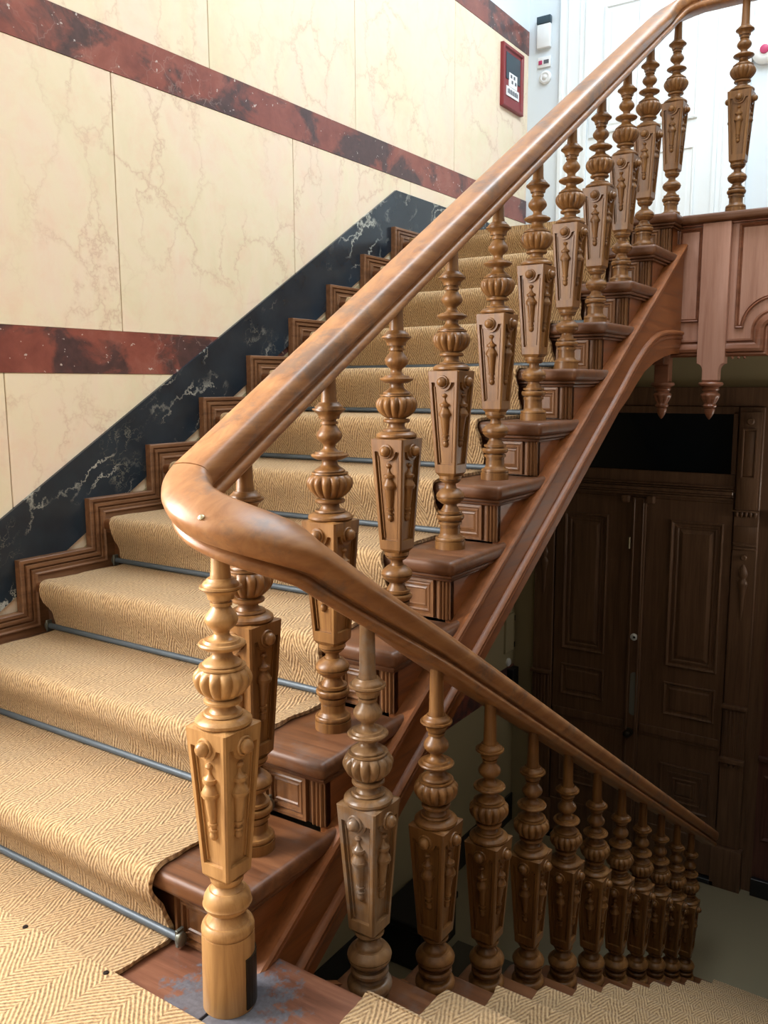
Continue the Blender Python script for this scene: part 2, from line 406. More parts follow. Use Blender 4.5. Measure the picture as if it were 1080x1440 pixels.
slabs(0.30, 1.217, 0.554, 1.0); slabs(1.370, 2.270, 1.043, 1.006); slabs(2.420, 3.360, 1.536, 1.005)
for z0, z1 in ((1.217, 1.370), (2.270, 2.420), (3.360, 3.510)):
    O('marble_band', MB().box(XS, X1, YW-0.002, YW+0.012, z0, z1).mesh('marble_band'), 'redmarble', wl)
O('plaster', MB().box(XS, X1, YW, YW+0.012, 3.510, 5.2).mesh('plaster'), 'bluewhite', wl)
MXZ = lambda a, b, h: (a, h, b)
zn = lambda x: R_ + SL*x           # nosing line of the upper flight
O('painted_plaster', MB().prism([(X0, ZF), (X1, ZF), (X1, 1.80), (2.75, 1.80), (-0.3, -0.10), (X0, -0.10)], MXZ, YW-0.004, YW+0.012).mesh('p'), 'olive', wl)
O('lower_band', MB().prism([(1.2, -1.035), (X1, -1.035), (X1, -0.870), (1.2, -0.870)], MXZ, YW-0.008, YW).mesh('p'), 'redmarble', wl)
O('skirting', MB().prism([(X0, ZF), (X1, ZF), (X1, -1.885), (X0, -1.885)], MXZ, YW-0.016, YW).mesh('p'), 'blackgloss', wl)
ms = 0.262
O('marble_skirting', MB().prism([(X0, -0.02), (-0.28, -0.02), (2.88, 1.9), (X1, 1.9), (X1, 2.188), ((2.196-R_-ms)/SL, 2.196), ((0.16-R_-ms)/SL, 0.16), (X0, 0.16)], MXZ, YW-0.012, YW+0.004).mesh('p'), 'darkmarble', wl)

# stepped wooden skirting following the treads along the wall
def stepped(d, x_start, x_end):
    xt, zt = -0.038, 0.075
    pts = [(x_start, zt-d)]
    for k in range(1, 12):
        pts += [(xt+(k-1)*G_+d, zt+(k-1)*R_-d), (xt+(k-1)*G_+d, zt+k*R_-d)]
    pts.append((x_end, zt+11*R_-d)); return pts
prof = [(0, 1.480), (0, 1.452), (0.003, 1.448), (0.013, 1.448), (0.016, 1.455), (0.019, 1.455), (0.021, 1.444), (0.031, 1.444), (0.034, 1.452),
        (0.037, 1.452), (0.039, 1.441), (0.048, 1.441), (0.052, 1.434), (0.055, 1.434), (0.057, 1.438), (0.135, 1.438)]
mb = MB(); mb.loops([[(x, y, z) for x, z in stepped(d, X0, X1)] for d, y in prof], False)
struct(O('trim_1', mb.mesh('trim_1', fix=False), 'trimwood'), 'brown stepped wooden skirting moulding climbing along the dark marble', 'trim')

# other walls, floors, ceiling (mostly behind the viewer, they enclose the light)
struct(O('wall_right', MB().box(X0, 3.55, -1.75, -1.55, ZF, 5.2).box(4.35, X1+0.2, -1.75, -1.55, ZF, 5.2).box(3.55, 4.35, -1.75, -1.55, ZF, -1.2).box(3.55, 4.35, -1.75, -1.55, 0.5, 5.2).mesh('wall_right'), 'slab'), 'cream stone wall opposite the stairs', 'wall')
struct(O('bounce_shield', MB().prism([(X0, ZF), (X1, ZF), (X1, 0.25), (3.5, 0.25), (3.5, -1.25), (3.4, -0.2), (0.6, 2.0), (X0, 2.0)], MXZ, -1.549, -1.52).mesh('bounce_shield'), 'bounce_dark'), 'unseen dark panel added to cut bounced light opposite the stairs', 'trim')  # unseen dark panel added to soak up light bounced onto the lower balusters
struct(O('wall_back', MB().box(X0-0.2, X0, -1.75, YW+0.2, ZF, 5.2).mesh('wall_back'), 'slab'), 'plastered back wall of the half landing', 'wall')
wfm = MB()
for x in (WX0, (WX0+WX1)/2-0.03, WX1-0.06): wfm.box(x, x+0.06, YW+0.08, YW+0.14, WZ0, WZ1)
for z in (WZ0, 2.2, WZ1-0.06): wfm.box(WX0, WX1, YW+0.08, YW+0.14, z, z+0.06)
w1 = struct(O('window_1', wfm.mesh('window_1', None, 0.004, 1), 'white'), 'tall white framed window beside the half landing', 'window')
for xa, xb in ((WX0+0.06, (WX0+WX1)/2-0.03), ((WX0+WX1)/2+0.03, WX1-0.06)):
    for z0, z1 in ((WZ0+0.06, 2.2), (2.26, WZ1-0.06)):
        O('pane', MB().box(xa, xb, YW+0.107, YW+0.113, z0, z1).mesh('pane'), 'pane', w1)
sx0, sx1, sy0, sy1 = 0.4, 4.4, -1.2, 0.4
cb = MB().box(X0-0.2, sx0, -1.75, YW+0.2, 5.0, 5.2).box(sx1, X1+0.2, -1.75, YW+0.2, 5.0, 5.2).box(sx0, sx1, -1.75, sy0, 5.0, 5.2).box(sx0, sx1, sy1, YW+0.2, 5.0, 5.2)
struct(O('ceiling', cb.mesh('ceiling'), 'white'), 'white ceiling of the stairwell', 'ceiling')
w3 = MB()  # unseen window added to frame the hall fill light
for x in (3.55, 4.30): w3.box(x, x+0.05, -1.68, -1.62, -1.2, 0.5)
for z in (-1.2, -0.375, 0.45): w3.box(3.55, 4.35, -1.68, -1.62, z, z+0.05)
w3 = struct(O('added_hall_window', w3.mesh('added_hall_window'), 'white'), 'small white framed window added out of view to light the hall', 'window')
for z0, z1 in ((-1.15, -0.375), (-0.325, 0.45)): O('pane', MB().box(3.60, 4.30, -1.653, -1.647, z0, z1).mesh('pane'), 'pane', w3)
sf = MB()
for i in range(4): sf.box(sx0+i*(sx1-sx0-0.05)/3, sx0+i*(sx1-sx0-0.05)/3+0.05, sy0, sy1, 5.08, 5.14)
for y in (sy0, sy1-0.05): sf.box(sx0, sx1, y, y+0.05, 5.08, 5.14)
w2 = struct(O('window_2', sf.mesh('window_2'), 'white'), 'white framed skylight over the upper landing', 'window')
for i in range(3):
    a = sx0+0.05+i*(sx1-sx0-0.05)/3
    O('pane', MB().box(a, a+(sx1-sx0-0.05)/3-0.05, sy0+0.05, sy1-0.05, 5.105, 5.111).mesh('pane'), 'pane', w2)
struct(O('floor', MB().box(X0, X1, -1.55, YW, ZF-0.2, ZF).mesh('floor'), 'floor'), 'grey olive floor of the entrance hall below', 'floor')
fl = struct(O('floor_landing', MB().box(X0, 0.085, -1.55, YW, -0.28, -0.03).mesh('floor_landing'), 'slab'), 'wooden half landing floor with worn grey patches', 'floor')
lb = MB().prism([(-0.16, -1.55), (XL, -1.55), (XL, 0.0), (-0.16, 0.0)], lambda a, b, h: (a, b, h), -0.035, 0.0)
O('board', lb.mesh('board', None, 0.012, 3), 'boards', fl)
O('board', MB().box(-0.16, 0.045, 0.0005, 1.45, -0.035, -0.0003).mesh('board', None, 0.001, 1), 'boards', fl)
O('board', MB().box(X0, -0.1605, -1.55, YW-0.02, -0.035, 0.0).mesh('board'), 'boards', fl)
O('edge_board', MB().box(0.085, 0.108, -1.5, -0.03, -0.30, -0.035).mesh('edge_board', None, 0.003, 1), 'mahog_y', fl)
fu = struct(O('floor_upper', MB().box(3.06, X1, -1.55, YW, 1.62, 1.90).mesh('floor_upper'), 'slab'), 'floor of the upper landing above the hall', 'floor')
O('board', MB().box(3.0, X1, -1.55, 0.02, 1.885, 1.925).mesh('board', None, 0.014, 3), 'mahog_y', fu)
O('board', MB().box(3.05, X1, 0.021, YW-0.015, 1.885, 1.925).mesh('board'), 'mahog_y', fu)

# hall end wall (below) and white wall (above)
wh = struct(O('wall_hall', MB().box(XD, XD+0.3, -1.55, YW, ZF, 1.62).mesh('wall_hall'), 'olive'), 'olive wall above the dark wooden hall doorway', 'wall')
wf_ = struct(O('wall_far', MB().box(XU, XU+0.2, -1.55, YW+0.1, 1.9, 5.0).mesh('wall_far'), 'bluewhite'), 'bright cool white wall of the upper landing', 'wall')

# ------------------------------------------------------------------ white door of the upper landing
MYZ = lambda X: (lambda a, b, h: (X-h, a, b))
d2 = thing('door_2', 'white panelled door and casing on the upper landing', 'door', (XU, 0.6, 1.925)); d2['kind'] = 'structure'
def W(o): o.parent = d2; o.matrix_parent_inverse = Matrix.Translation((-XU, -0.6, -1.925)); return o
for y0, y1, z0, z1 in ((1.06, 1.255, 1.925, 4.3), (0.06, 0.255, 1.925, 4.3), (0.06, 1.255, 4.301, 4.5)):
    mbp = panel(rect(y0, y1, z0, z1), [(0, 0), (0, 0.03), (0.022, 0.03), (0.026, 0.018), (0.05, 0.018), (0.054, 0.026), (0.060, 0.026), (0.064, 0.020)], MYZ(XU))
    W(O('casing', mbp.mesh('casing'), 'white'))
W(O('leaf', MB().box(XU-0.012, XU, 0.256, 1.059, 1.93, 4.3).mesh('leaf'), 'white'))
for y0, y1 in ((0.36, 0.60), (0.72, 0.96)):
    for z0, z1 in ((2.1, 2.62), (2.78, 3.55), (3.68, 4.2)):
        W(O('leaf_panel', panel(rect(y0, y1, z0, z1), [(0, 0), (0, 0.010), (0.012, 0.012), (0.02, 0.004), (0.04, 0.004), (0.05, 0.008)], MYZ(XU-0.012)).mesh('leaf_panel'), 'white'))
W(O('lock_plate', MB().box(XU-0.024, XU-0.012, 0.985, 1.045, 2.76, 2.95).mesh('lock_plate', None, 0.003, 2), 'bluewhite'))

# ------------------------------------------------------------------ things on the upper walls
def on_far(name, label, cat, y, z): return thing(name, label, cat, (XU, y, z))
t = on_far('thermostat', 'white wall unit with dark display window on the cool white wall', 'wall unit', 1.374, 3.475)
O('case', MB().box(-0.03, 0, -0.048, 0.048, -0.095, 0.055).mesh('case', 40, 0.006, 3), 'plastic', t)
O('display', MB().box(-0.034, 0, -0.048, 0.048, 0.0565, 0.103).mesh('display', 40, 0.003, 2), 'darkplastic', t)
t = on_far('bell_button', 'small name plate with crimson button below the white wall unit', 'doorbell', 1.372, 3.296)
O('plate', MB().box(-0.014, 0, -0.046, 0.046, -0.034, 0.034).mesh('plate', 40, 0.004, 2), 'plastic', t)
O('button', MB().box(-0.02, -0.012, 0.012, 0.038, -0.014, 0.012).mesh('button', 40, 0.003, 2), 'magenta', t)
O('name_card', MB().box(-0.016, -0.012, -0.034, 0.002, -0.012, 0.012).mesh('name_card'), 'ink', t)
t = on_far('round_buzzer', 'round white ribbed buzzer below the name plate', 'buzzer', 1.363, 3.199)
def lathe_x(prof, n=32):
    mb = MB().lathe(prof, n); mb.v = [(-z, x, y) for x, y, z in mb.v]; return mb
O('body', lathe_x([(0, 0.042), (0.012, 0.042), (0.018, 0.036), (0.019, 0.028), (0.015, 0.024), (0.015, 0.018)]).mesh('body', 40), 'plastic', t)
O('button', lathe_x([(0.014, 0.014), (0.022, 0.014), (0.026, 0.008)]).mesh('button', 40), 'plastic', t)
t = on_far('alarm_bell', 'round white alarm sounder with red centre beside the white door', 'alarm', -0.012, 3.085)
O('body', lathe_x([(0, 0.075), (0.03, 0.075), (0.045, 0.06), (0.05, 0.04)]).mesh('body', 40), 'plastic', t)
O('red_centre', lathe_x([(0.048, 0.026), (0.058, 0.024), (0.062, 0.012)]).mesh('red_centre', 40), 'magenta', t)

t = thing('fire_cabinet', 'dark red framed wall box with white stickers on the marble wall', 'wall box', (4.295, YW, 3.13))
MX = lambda Y: (lambda a, b, h: (a, Y-h, b))
O('frame', panel(rect(-0.155, 0.155, -0.19, 0.19), [(0, 0), (0, 0.022), (0.006, 0.026), (0.020, 0.026), (0.026, 0.016)], MX(0)).mesh('frame'), 'redpaint', t)
O('window', MB().box(-0.105, 0.105, -0.02, -0.016, -0.015, 0.145).mesh('window', None, 0.001, 1), 'darkplastic', t)
st = O('sticker', MB().box(-0.065, 0.055, -0.0215, -0.0165, -0.055, 0.030).mesh('sticker'), 'sticker', t)
for a, b in ((-0.045, 0.012), (0.0, 0.012), (-0.03, -0.02), (0.02, -0.02)):
    O('pictogram', MB().box(a, a+0.022, -0.0225, -0.021, b-0.012, b+0.008).mesh('pictogram'), 'ink', st)
st = O('sticker', MB().box(-0.10, 0.085, -0.0215, -0.0165, -0.115, -0.058).mesh('sticker'), 'sticker', t)
for i in range(9):
    O('lettering', MB().box(-0.086+i*0.0175, -0.074+i*0.0175, -0.0225, -0.021, -0.100, -0.074+0.004*(i % 2)).mesh('lettering'), 'ink', st)

# ================================================================== UPPER FLIGHT
us = thing('staircase', 'red-brown wooden staircase flight climbing from the half landing to the upper landing', 'staircase')
tm = MB().prism([(0, 0), (0.372, 0), (0.372, 0.03), (0.325, 0.03), (0.325, 1.437), (0, 1.437)], lambda a, b, h: (a, b, h), -0.042, 0).mesh('tread', 40, 0.016, 4)
rm = MB().box(0.050, 0.068, 0.031, 1.437, -R_, -0.040).mesh('riser')
MF = lambda a, b, h: (0.050-h, a, b)
pm = panel(rect(0.080, 0.208, -R_+0.004, -0.064), [(0, 0), (0, 0.012), (0.008, 0.013), (0.010, 0.005), (0.016, 0.009), (0.021, 0.008), (0.023, 0.001), (0.030, 0.004), (0.033, 0.001)], MF).mesh('riser_panel')
cm = MB().prism([(0.016, 0.010), (0.33, 0.010), (0.33, 0.03), (0.050, 0.03), (0.050, 1.437), (0.016, 1.437)], lambda a, b, h: (a, b, h), -0.052, -0.0415)
cm.prism([(0.030, 0.019), (0.33, 0.019), (0.33, 0.03), (0.050, 0.03), (0.050, 1.437), (0.030, 1.437)], lambda a, b, h: (a, b, h), -0.063, -0.0525)
cm = cm.mesh('cove', 40, 0.004, 2)
fm = MB()
for y in (0.040, 0.051, 0.062):
    fm.prism([(y+0.0052*math.cos(t_), 0.050-0.009*math.sin(t_)) for t_ in [pi*i/6 for i in range(7)]], lambda a, b, h: (b, a, h), -R_+0.001, -0.064)
fm.box(0.047, 0.050, 0.031, 0.076, -R_+0.001, -0.064)
fm = fm.mesh('flutes', 40)
for k in range(1, 12):
    loc = ((k-1)*G_, 0, k*R_)
    if k < 11: O('tread', tm, 'mahog_y', us, loc)
    rr = O('riser', rm, 'mahog_y', us, loc)
    O('riser_panel', pm, 'mahog_z', rr); O('flutes', fm, 'mahog_z', rr)
    O('cove', cm, 'mahog_y', us, loc)
lt = MB().prism([(0, 0), (0.125, 0), (0.125, 1.437), (0, 1.437)], lambda a, b, h: (a, b, h), -0.042, 0).mesh('landing_nosing', 40, 0.016, 4)
O('landing_nosing', lt, 'mahog_y', us, (10*G_, 0, 11*R_))
top = lambda x: zn(x)-0.212
saw = []
for k in range(1, 12):
    saw += [((k-1)*G_+0.051, (k-1)*R_-0.03), ((k-1)*G_+0.051, k*R_-0.035)]
saw = [(-0.02, -0.25)] + saw + [(3.03, 11*R_-0.035), (3.03, top(3.03)-0.02)]
O('side_panel', MB().prism(saw, MXZ, 0.031, 0.048).mesh('side_panel'), 'mahog_x', us)
bot = [(-0.25, zn(-0.25)-0.44), (2.18, zn(2.18)-0.44), (2.30, 1.115), (2.40, 1.172), (2.50, 1.222), (2.63, 1.262), (2.78, 1.290), (2.90, 1.305), (3.03, 1.310)]
O('string_board', MB().prism([(-0.25, top(-0.25)), (3.03, top(3.03))] + bot[::-1], MXZ, -0.002, 0.031).mesh('string_board'), 'mahog_x', us)
def sweep_xz(path, prof):
    n = len(path); mb = MB(); ls = []
    nr = []
    for i in range(n):
        a = Vector(path[max(i-1, 0)]); b = Vector(path[i]); c = Vector(path[min(i+1, n-1)])
        e1 = (b-a).normalized() if i else (c-b).normalized(); e2 = (c-b).normalized() if i < n-1 else e1
        n1 = Vector((e1.y, -e1.x)); n2 = Vector((e2.y, -e2.x)); nr.append((n1+n2)/(1+n1.dot(n2)))
    mb.loops([[(path[i][0]+nr[i].x*d, y, path[i][1]+nr[i].y*d) for i in range(n)] for d, y in prof], False)
    return mb
O('string_moulding', sweep_xz([(-0.25, top(-0.25)), (3.03, top(3.03))], [(0, 0.03), (0, -0.010), (0.005, -0.016), (0.012, -0.016), (0.016, -0.008), (0.022, -0.013), (0.030, -0.012), (0.034, -0.002)]).mesh('string_moulding', 35), 'mahog_x', us)
mid = [(-0.25, zn(-0.25)-0.345), (2.10, zn(2.10)-0.345), (2.22, 1.180), (2.30, 1.232), (2.38, 1.278), (2.48, 1.330), (2.57, 1.366), (2.66, 1.390), (2.78, 1.405), (2.90, 1.412), (3.03, 1.414)]
O('string_moulding', sweep_xz(mid, [(0, -0.002), (0.002, -0.012), (0.009, -0.019), (0.017, -0.018), (0.023, -0.010), (0.030, -0.015), (0.038, -0.012), (0.042, -0.006), (0.078, -0.005), (0.080, -0.002)]).mesh('string_moulding', 35), 'mahog_x', us)
O('soffit', MB().prism([(-0.1, zn(-0.1)-0.435), (2.18, zn(2.18)-0.435), (2.9, 1.5), (2.9, 1.6), (2.0, zn(2.0)-0.38), (-0.1, zn(-0.1)-0.38)], MXZ, 0.031, YW-0.02).mesh('soffit'), 'slab', us)

# ================================================================== LOWER FLIGHT
ls_ = thing('staircase', 'wooden staircase flight descending from the half landing to the dark hall', 'staircase', (XL, 0, 0), None, LA)
tm2 = MB().box(-GL-0.045, 0, -1.5, -0.004, -0.042, 0).mesh('tread', 40, 0.014, 3)
rm2 = MB().box(-0.055, -0.034, -1.5, -0.03, -R_+0.0, -0.042).mesh('riser')
for j in range(1, 12):
    O('tread', tm2, 'mahog_y', ls_, (j*GL, 0, -j*R_))
    O('riser', rm2, 'mahog_y', ls_, (j*GL, 0, -j*R_))
sl2 = R_/GL
O('string_board', MB().prism([(0.0, -0.06), (0.0, -0.42), (11*GL-0.3, ZF), (12*GL-0.3, ZF), (11*GL, -11*R_-0.05)] , MXZ, -0.029, -0.006).mesh('string_board'), 'mahog_x', ls_)
O('soffit', MB().prism([(-0.02, -0.36), (0, -0.42), (11*GL-0.3, ZF), (11*GL-0.05, ZF)], MXZ, -1.5, -0.03).mesh('soffit'), 'slab', ls_)

# ================================================================== COIR CARPETS
def catmull(pts, n):
    out = []
    for i in range(len(pts)-1):
        p0 = Vector(pts[max(i-1, 0)]); p1 = Vector(pts[i]); p2 = Vector(pts[i+1]); p3 = Vector(pts[min(i+2, len(pts)-1)])
        for j in range(n):
            t_ = j/n
            out.append(0.5*((2*p1)+(p2-p0)*t_+(2*p0-5*p1+4*p2-p3)*t_*t_+(3*p1-p0-3*p2+p3)*t_**3))
    out.append(Vector(pts[-1])); return out
def runner(name, path, y0, y1, thick, wave):
    """carpet strip swept along an (x,z) path between y0 and y1; uv in metres"""
    ny = 26; n = len(path); arc = [0]
    for i in range(1, n): arc.append(arc[-1]+(path[i]-path[i-1]).length)
    nrm = []
    for i in range(n):
        e = (path[min(i+1, n-1)]-path[max(i-1, 0)]).normalized(); nrm.append(Vector((-e.y, e.x)))
    verts = []; uvs = []; faces = []
    for side in (1, 0):
        for i in range(n):
            for j in range(ny+1):
                y = y0+(y1-y0)*j/ny
                if j in (0, ny): y += 0.004*math.sin(arc[i]*31+side)+0.003*math.sin(arc[i]*83)
                d = wave*(math.sin(7*y+2.1*math.sin(arc[i]*5.1))*math.sin(arc[i]*14.2+3*y) + 0.5*math.sin(19*y+arc[i]*27))
                h = thick*side + d*(0.35+0.65*abs(nrm[i].x))
                p = path[i]+nrm[i]*h
                verts.append((p.x, y, p.y)); uvs.append((y, arc[i]))
    K = n*(ny+1)
    for i in range(n-1):
        for j in range(ny):
            a = i*(ny+1)+j; faces.append((a, a+1, a+ny+2, a+ny+1))
            b = a+K; faces.append((b, b+ny+1, b+ny+2, b+1))
        for j in (0, ny):
            a = i*(ny+1)+j; faces.append((a, a+ny+1, a+K+ny+1, a+K))
    for i in (0, n-1):
        for j in range(ny):
            a = i*(ny+1)+j; faces.append((a, a+1, a+1+K, a+K))
    me = bpy.data.meshes.new(name); me.from_pydata(verts, [], faces)
    ul = me.uv_layers.new(name='UVMap')
    for lp in me.loops: ul.data[lp.index].uv = uvs[lp.vertex_index]
    bm = bmesh.new(); bm.from_mesh(me); bmesh.ops.recalc_face_normals(bm, faces=bm.faces); bm.to_mesh(me); bm.free()
    for p in me.polygons: p.use_smooth = True
    me.set_sharp_from_angle(angle=math.radians(60))
    return me
pts = [(-0.125, 0.002), (-0.05, 0.002), (0.044, 0.002)]
for k in range(1, 12):
    x, z = (k-1)*G_, (k-1)*R_
    pts += [(x+0.043, z+0.014), (x+0.036, z+0.045), (x+0.022, z+0.085), (x+0.000, z+0.120), (x-0.011, z+0.146), (x-0.009, z+0.169), (x+0.006, z+R_+0.003)]
    if k < 11: pts += [(x+0.06, z+R_+0.003), (x+0.16, z+R_+0.002), (x+G_+0.043, z+R_+0.002)]
    else: pts += [(x+0.3, z+R_+0.002), (x+1.3, z+R_+0.002)]
cr = O('stair_carpet', runner('stair_carpet', catmull(pts, 3), 0.217, 1.372, 0.010, 0.0022), 'coir')
tag(cr, 'tan coir carpet runner covering the steps of the rising flight', 'carpet')
pts = [(-0.24, 0.002), (-0.12, 0.002), (-0.012, 0.002)]
for j in range(0, 12):
    x, z = j*GL, -j*R_
    pts += [(x-0.004, z+0.003), (x+0.008, z-0.006), (x+0.010, z-0.03), (x-0.002, z-0.07), (x-0.018, z-0.12), (x-0.024, z-R_+0.03), (x-0.020, z-R_+0.004)]
    if j < 11: pts += [(x+0.08, z-R_+0.002), (x+0.2, z-R_+0.002)]
cr2 = O('stair_carpet', runner('stair_carpet', catmull(pts, 3), -1.30, YL, 0.010, 0.0015), 'coir', None, (XL, 0, 0), LA)
tag(cr2, 'tan coir carpet runner on the descending steps beside the lower balusters', 'carpet')
def flat_carpet(name, x0, x1, y0, y1, z0, z1):
    me = MB().box(x0, x1, y0, y1, z0, z1).mesh(name, None, 0.003, 1)
    ul = me.uv_layers.new(name='UVMap')
    for lp in me.loops:
        v = me.vertices[lp.vertex_index].co; ul.data[lp.index].uv = (v.x, v.y)
    return me
lc = thing('landing_carpet', 'tan herringbone coir carpet with dark tacks on the half landing', 'carpet', (-0.115, 0, 0))
O('carpet', flat_carpet('carpet', -1.95, 0, -1.45, 1.42, 0.001, 0.0215), 'coir_land', lc)
tk = MB().lathe([(0.021, 0.0065), (0.0235, 0.0055), (0.0245, 0.002)], 12).mesh('tack', 40)
for y in (1.02, 0.756, 0.491, 0.226, -0.04, -0.30, -0.57, -0.83): O('tack', tk, 'nail', lc, (-0.013, y, 0))

# stair rods
def rod_mesh(y0, y1):
    mb = MB(); n = 12; r = 0.0088
    mb.loops([[(r*0.9*math.cos(2*pi*i/n), y, r*1.05*math.sin(2*pi*i/n)) for i in range(n)] for y in (y0, y1)], True, True, True); return mb
rdm = rod_mesh(0.186, 1.40).mesh('rod', 40)
bkm = MB().box(-0.008, 0.012, -0.004, 0.004, -0.018, 0.020)
for s in range(1): pass
bkl = MB().lathe([(0, 0.013), (0.010, 0.013), (0.013, 0.008)], 20); bkl.v = [(x, -z, y*1.25) for x, y, z in bkl.v]
bkm.add(bkl.v, bkl.f); bkm = bkm.mesh('end_bracket', 40, 0.0015, 1)
rod0 = None
for k in range(1, 12):
    loc = ((k-1)*G_+0.026, 0, (k-1)*R_+0.023)
    lab = 'blue-grey metal stair rod at the foot of the %s coir riser above the landing' % ordn(k)
    if rod0 is None:
        rod0 = thing('stair_rod', lab, 'stair rod', loc, 'stair rods of the rising flight')
        O('rod', rdm, 'rod', rod0); O('end_bracket', bkm, 'bracket', rod0, (0, 0.184, 0)); O('end_bracket', bkm, 'bracket', rod0, (0, 1.402, 0), pi)
    else: copy_tree(rod0, loc, 0, lab)

# ================================================================== BALUSTERS
def dense(prof, n=3, crease=40):
    """smooth the gentle runs of a profile, keep its corners as crisp creases"""
    runs = [[prof[0]]]
    for i in range(1, len(prof)):
        runs[-1].append(prof[i])
        if i < len(prof)-1:
            a = Vector(prof[i])-Vector(prof[i-1]); b = Vector(prof[i+1])-Vector(prof[i])
            if a.length and b.length and math.degrees(a.angle(b)) > crease: runs.append([prof[i]])
    out = []
    for r in runs:
        q = [(p.x, p.y) for p in catmull(r, n)] if len(r) > 1 else r
        out += q if not out else q[1:]
    return out
FOOT_UP = [(0, .0440), (.0225, .0440), (.0225, .0405), (.0255, .0405), (.0255, .0430), (.030, .0430), (.034, .0410), (.034, .0360), (.040, .0315), (.045, .0295), (.062, .0295), (.062, .0275), (.0645, .0275), (.0645, .0295), (.071, .0295), (.071, .0340), (.079, .0340), (.079, .0265), (.0835, .0265), (.0835, .0360), (.088, .0395), (.095, .0405), (.099, .0385), (.099, .0280), (.1035, .0280), (.1035, .0350), (.110, .0350), (.110, .0275), (.117, .0240), (.124, .0200), (.131, .0190), (.131, .0240), (.137, .0320), (.143, .0380), (.149, .0400), (.149, .0375), (.152, .0375), (.152, .0410), (.157, .0405), (.164, .0365), (.171, .0285), (.176, .0220), (.176, .0180), (.184, .0160), (.192, .0165), (.192, .0230), (.198, .0290), (.201, .0300), (.201, .0270), (.204, .0270), (.204, .0325), (.213, .0325)]
FOOT_LO = [(0, .0430), (.022, .0430), (.022, .0370), (.028, .0370), (.034, .0440), (.042, .0490), (.051, .0495), (.058, .0455), (.061, .0400), (.061, .0330), (.068, .0290), (.074, .0300), (.074, .0385), (.079, .0420), (.085, .0420), (.089, .0380), (.089, .0300), (.095, .0275), (.099, .0285), (.099, .0370), (.103, .0435), (.109, .0475), (.115, .0480), (.115, .0455), (.1175, .0455), (.1175, .0490), (.122, .0475), (.129, .0430), (.136, .0360), (.136, .0300), (.142, .0280), (.148, .0220), (.154, .0180), (.160, .0175), (.160, .0240), (.166, .0305), (.166, .0275), (.169, .0275), (.169, .0325), (.176, .0325)]
FOOT_NEWEL = [(0, .0500), (.150, .0500), (.150, .0480), (.154, .0480), (.154, .0500), (.160, .0502), (.167, .0480), (.172, .0440), (.172, .0400), (.178, .0350), (.185, .0310), (.190, .0275), (.190, .0310), (.196, .0390), (.202, .0435), (.206, .0445), (.208, .0465), (.211, .0450), (.220, .0440), (.229, .0400), (.236, .0340), (.236, .0310), (.242, .0250), (.248, .0225), (.248, .0270), (.254, .0310), (.262, .0320)]
NECK1 = [(0, .0500), (.003, .0525), (.008, .0520), (.013, .0465), (.016, .0400), (.016, .0340), (.0185, .0340), (.0185, .0365), (.022, .0345), (.022, .0260), (.027, .0220), (.033, .0210), (.038, .0220), (.038, .0310), (.0410, .0350), (.0455, .0350), (.0480, .0310), (.0480, .0240), (.0505, .0240)]
VASE = [(.0505, .0265), (.054, .0330), (.061, .0410), (.069, .0470), (.078, .0510), (.087, .0522), (.094, .0505), (.100, .0465), (.105, .0410)]
NECK2 = [(.105, .0360), (.1065, .0360), (.1065, .0430), (.110, .0425), (.110, .0340), (.1125, .0340), (.1125, .0365), (.116, .0345), (.121, .0270), (.126, .0205), (.133, .0180), (.139, .0190), (.139, .0280), (.143, .0370), (.147, .0425), (.150, .0435), (.153, .0415), (.153, .0345), (.158, .0320), (.158, .0240), (.163, .0170), (.168, .0140), (.174, .0150), (.180, .0215), (.187, .0280), (.194, .0305), (.201, .0290), (.209, .0235), (.217, .0175), (.221, .0155), (.221, .0200), (.227, .0200), (.227, .0160), (.233, .0175), (.233, .0240), (.242, .0260), (.248, .0320), (.251, .0365), (.251, .0345), (.253, .0345), (.253, .0385), (.257, .0380), (.257, .0330), (.262, .0320), (.267, .0265), (.271, .0235), (.271, .0190), (.280, .0180)]
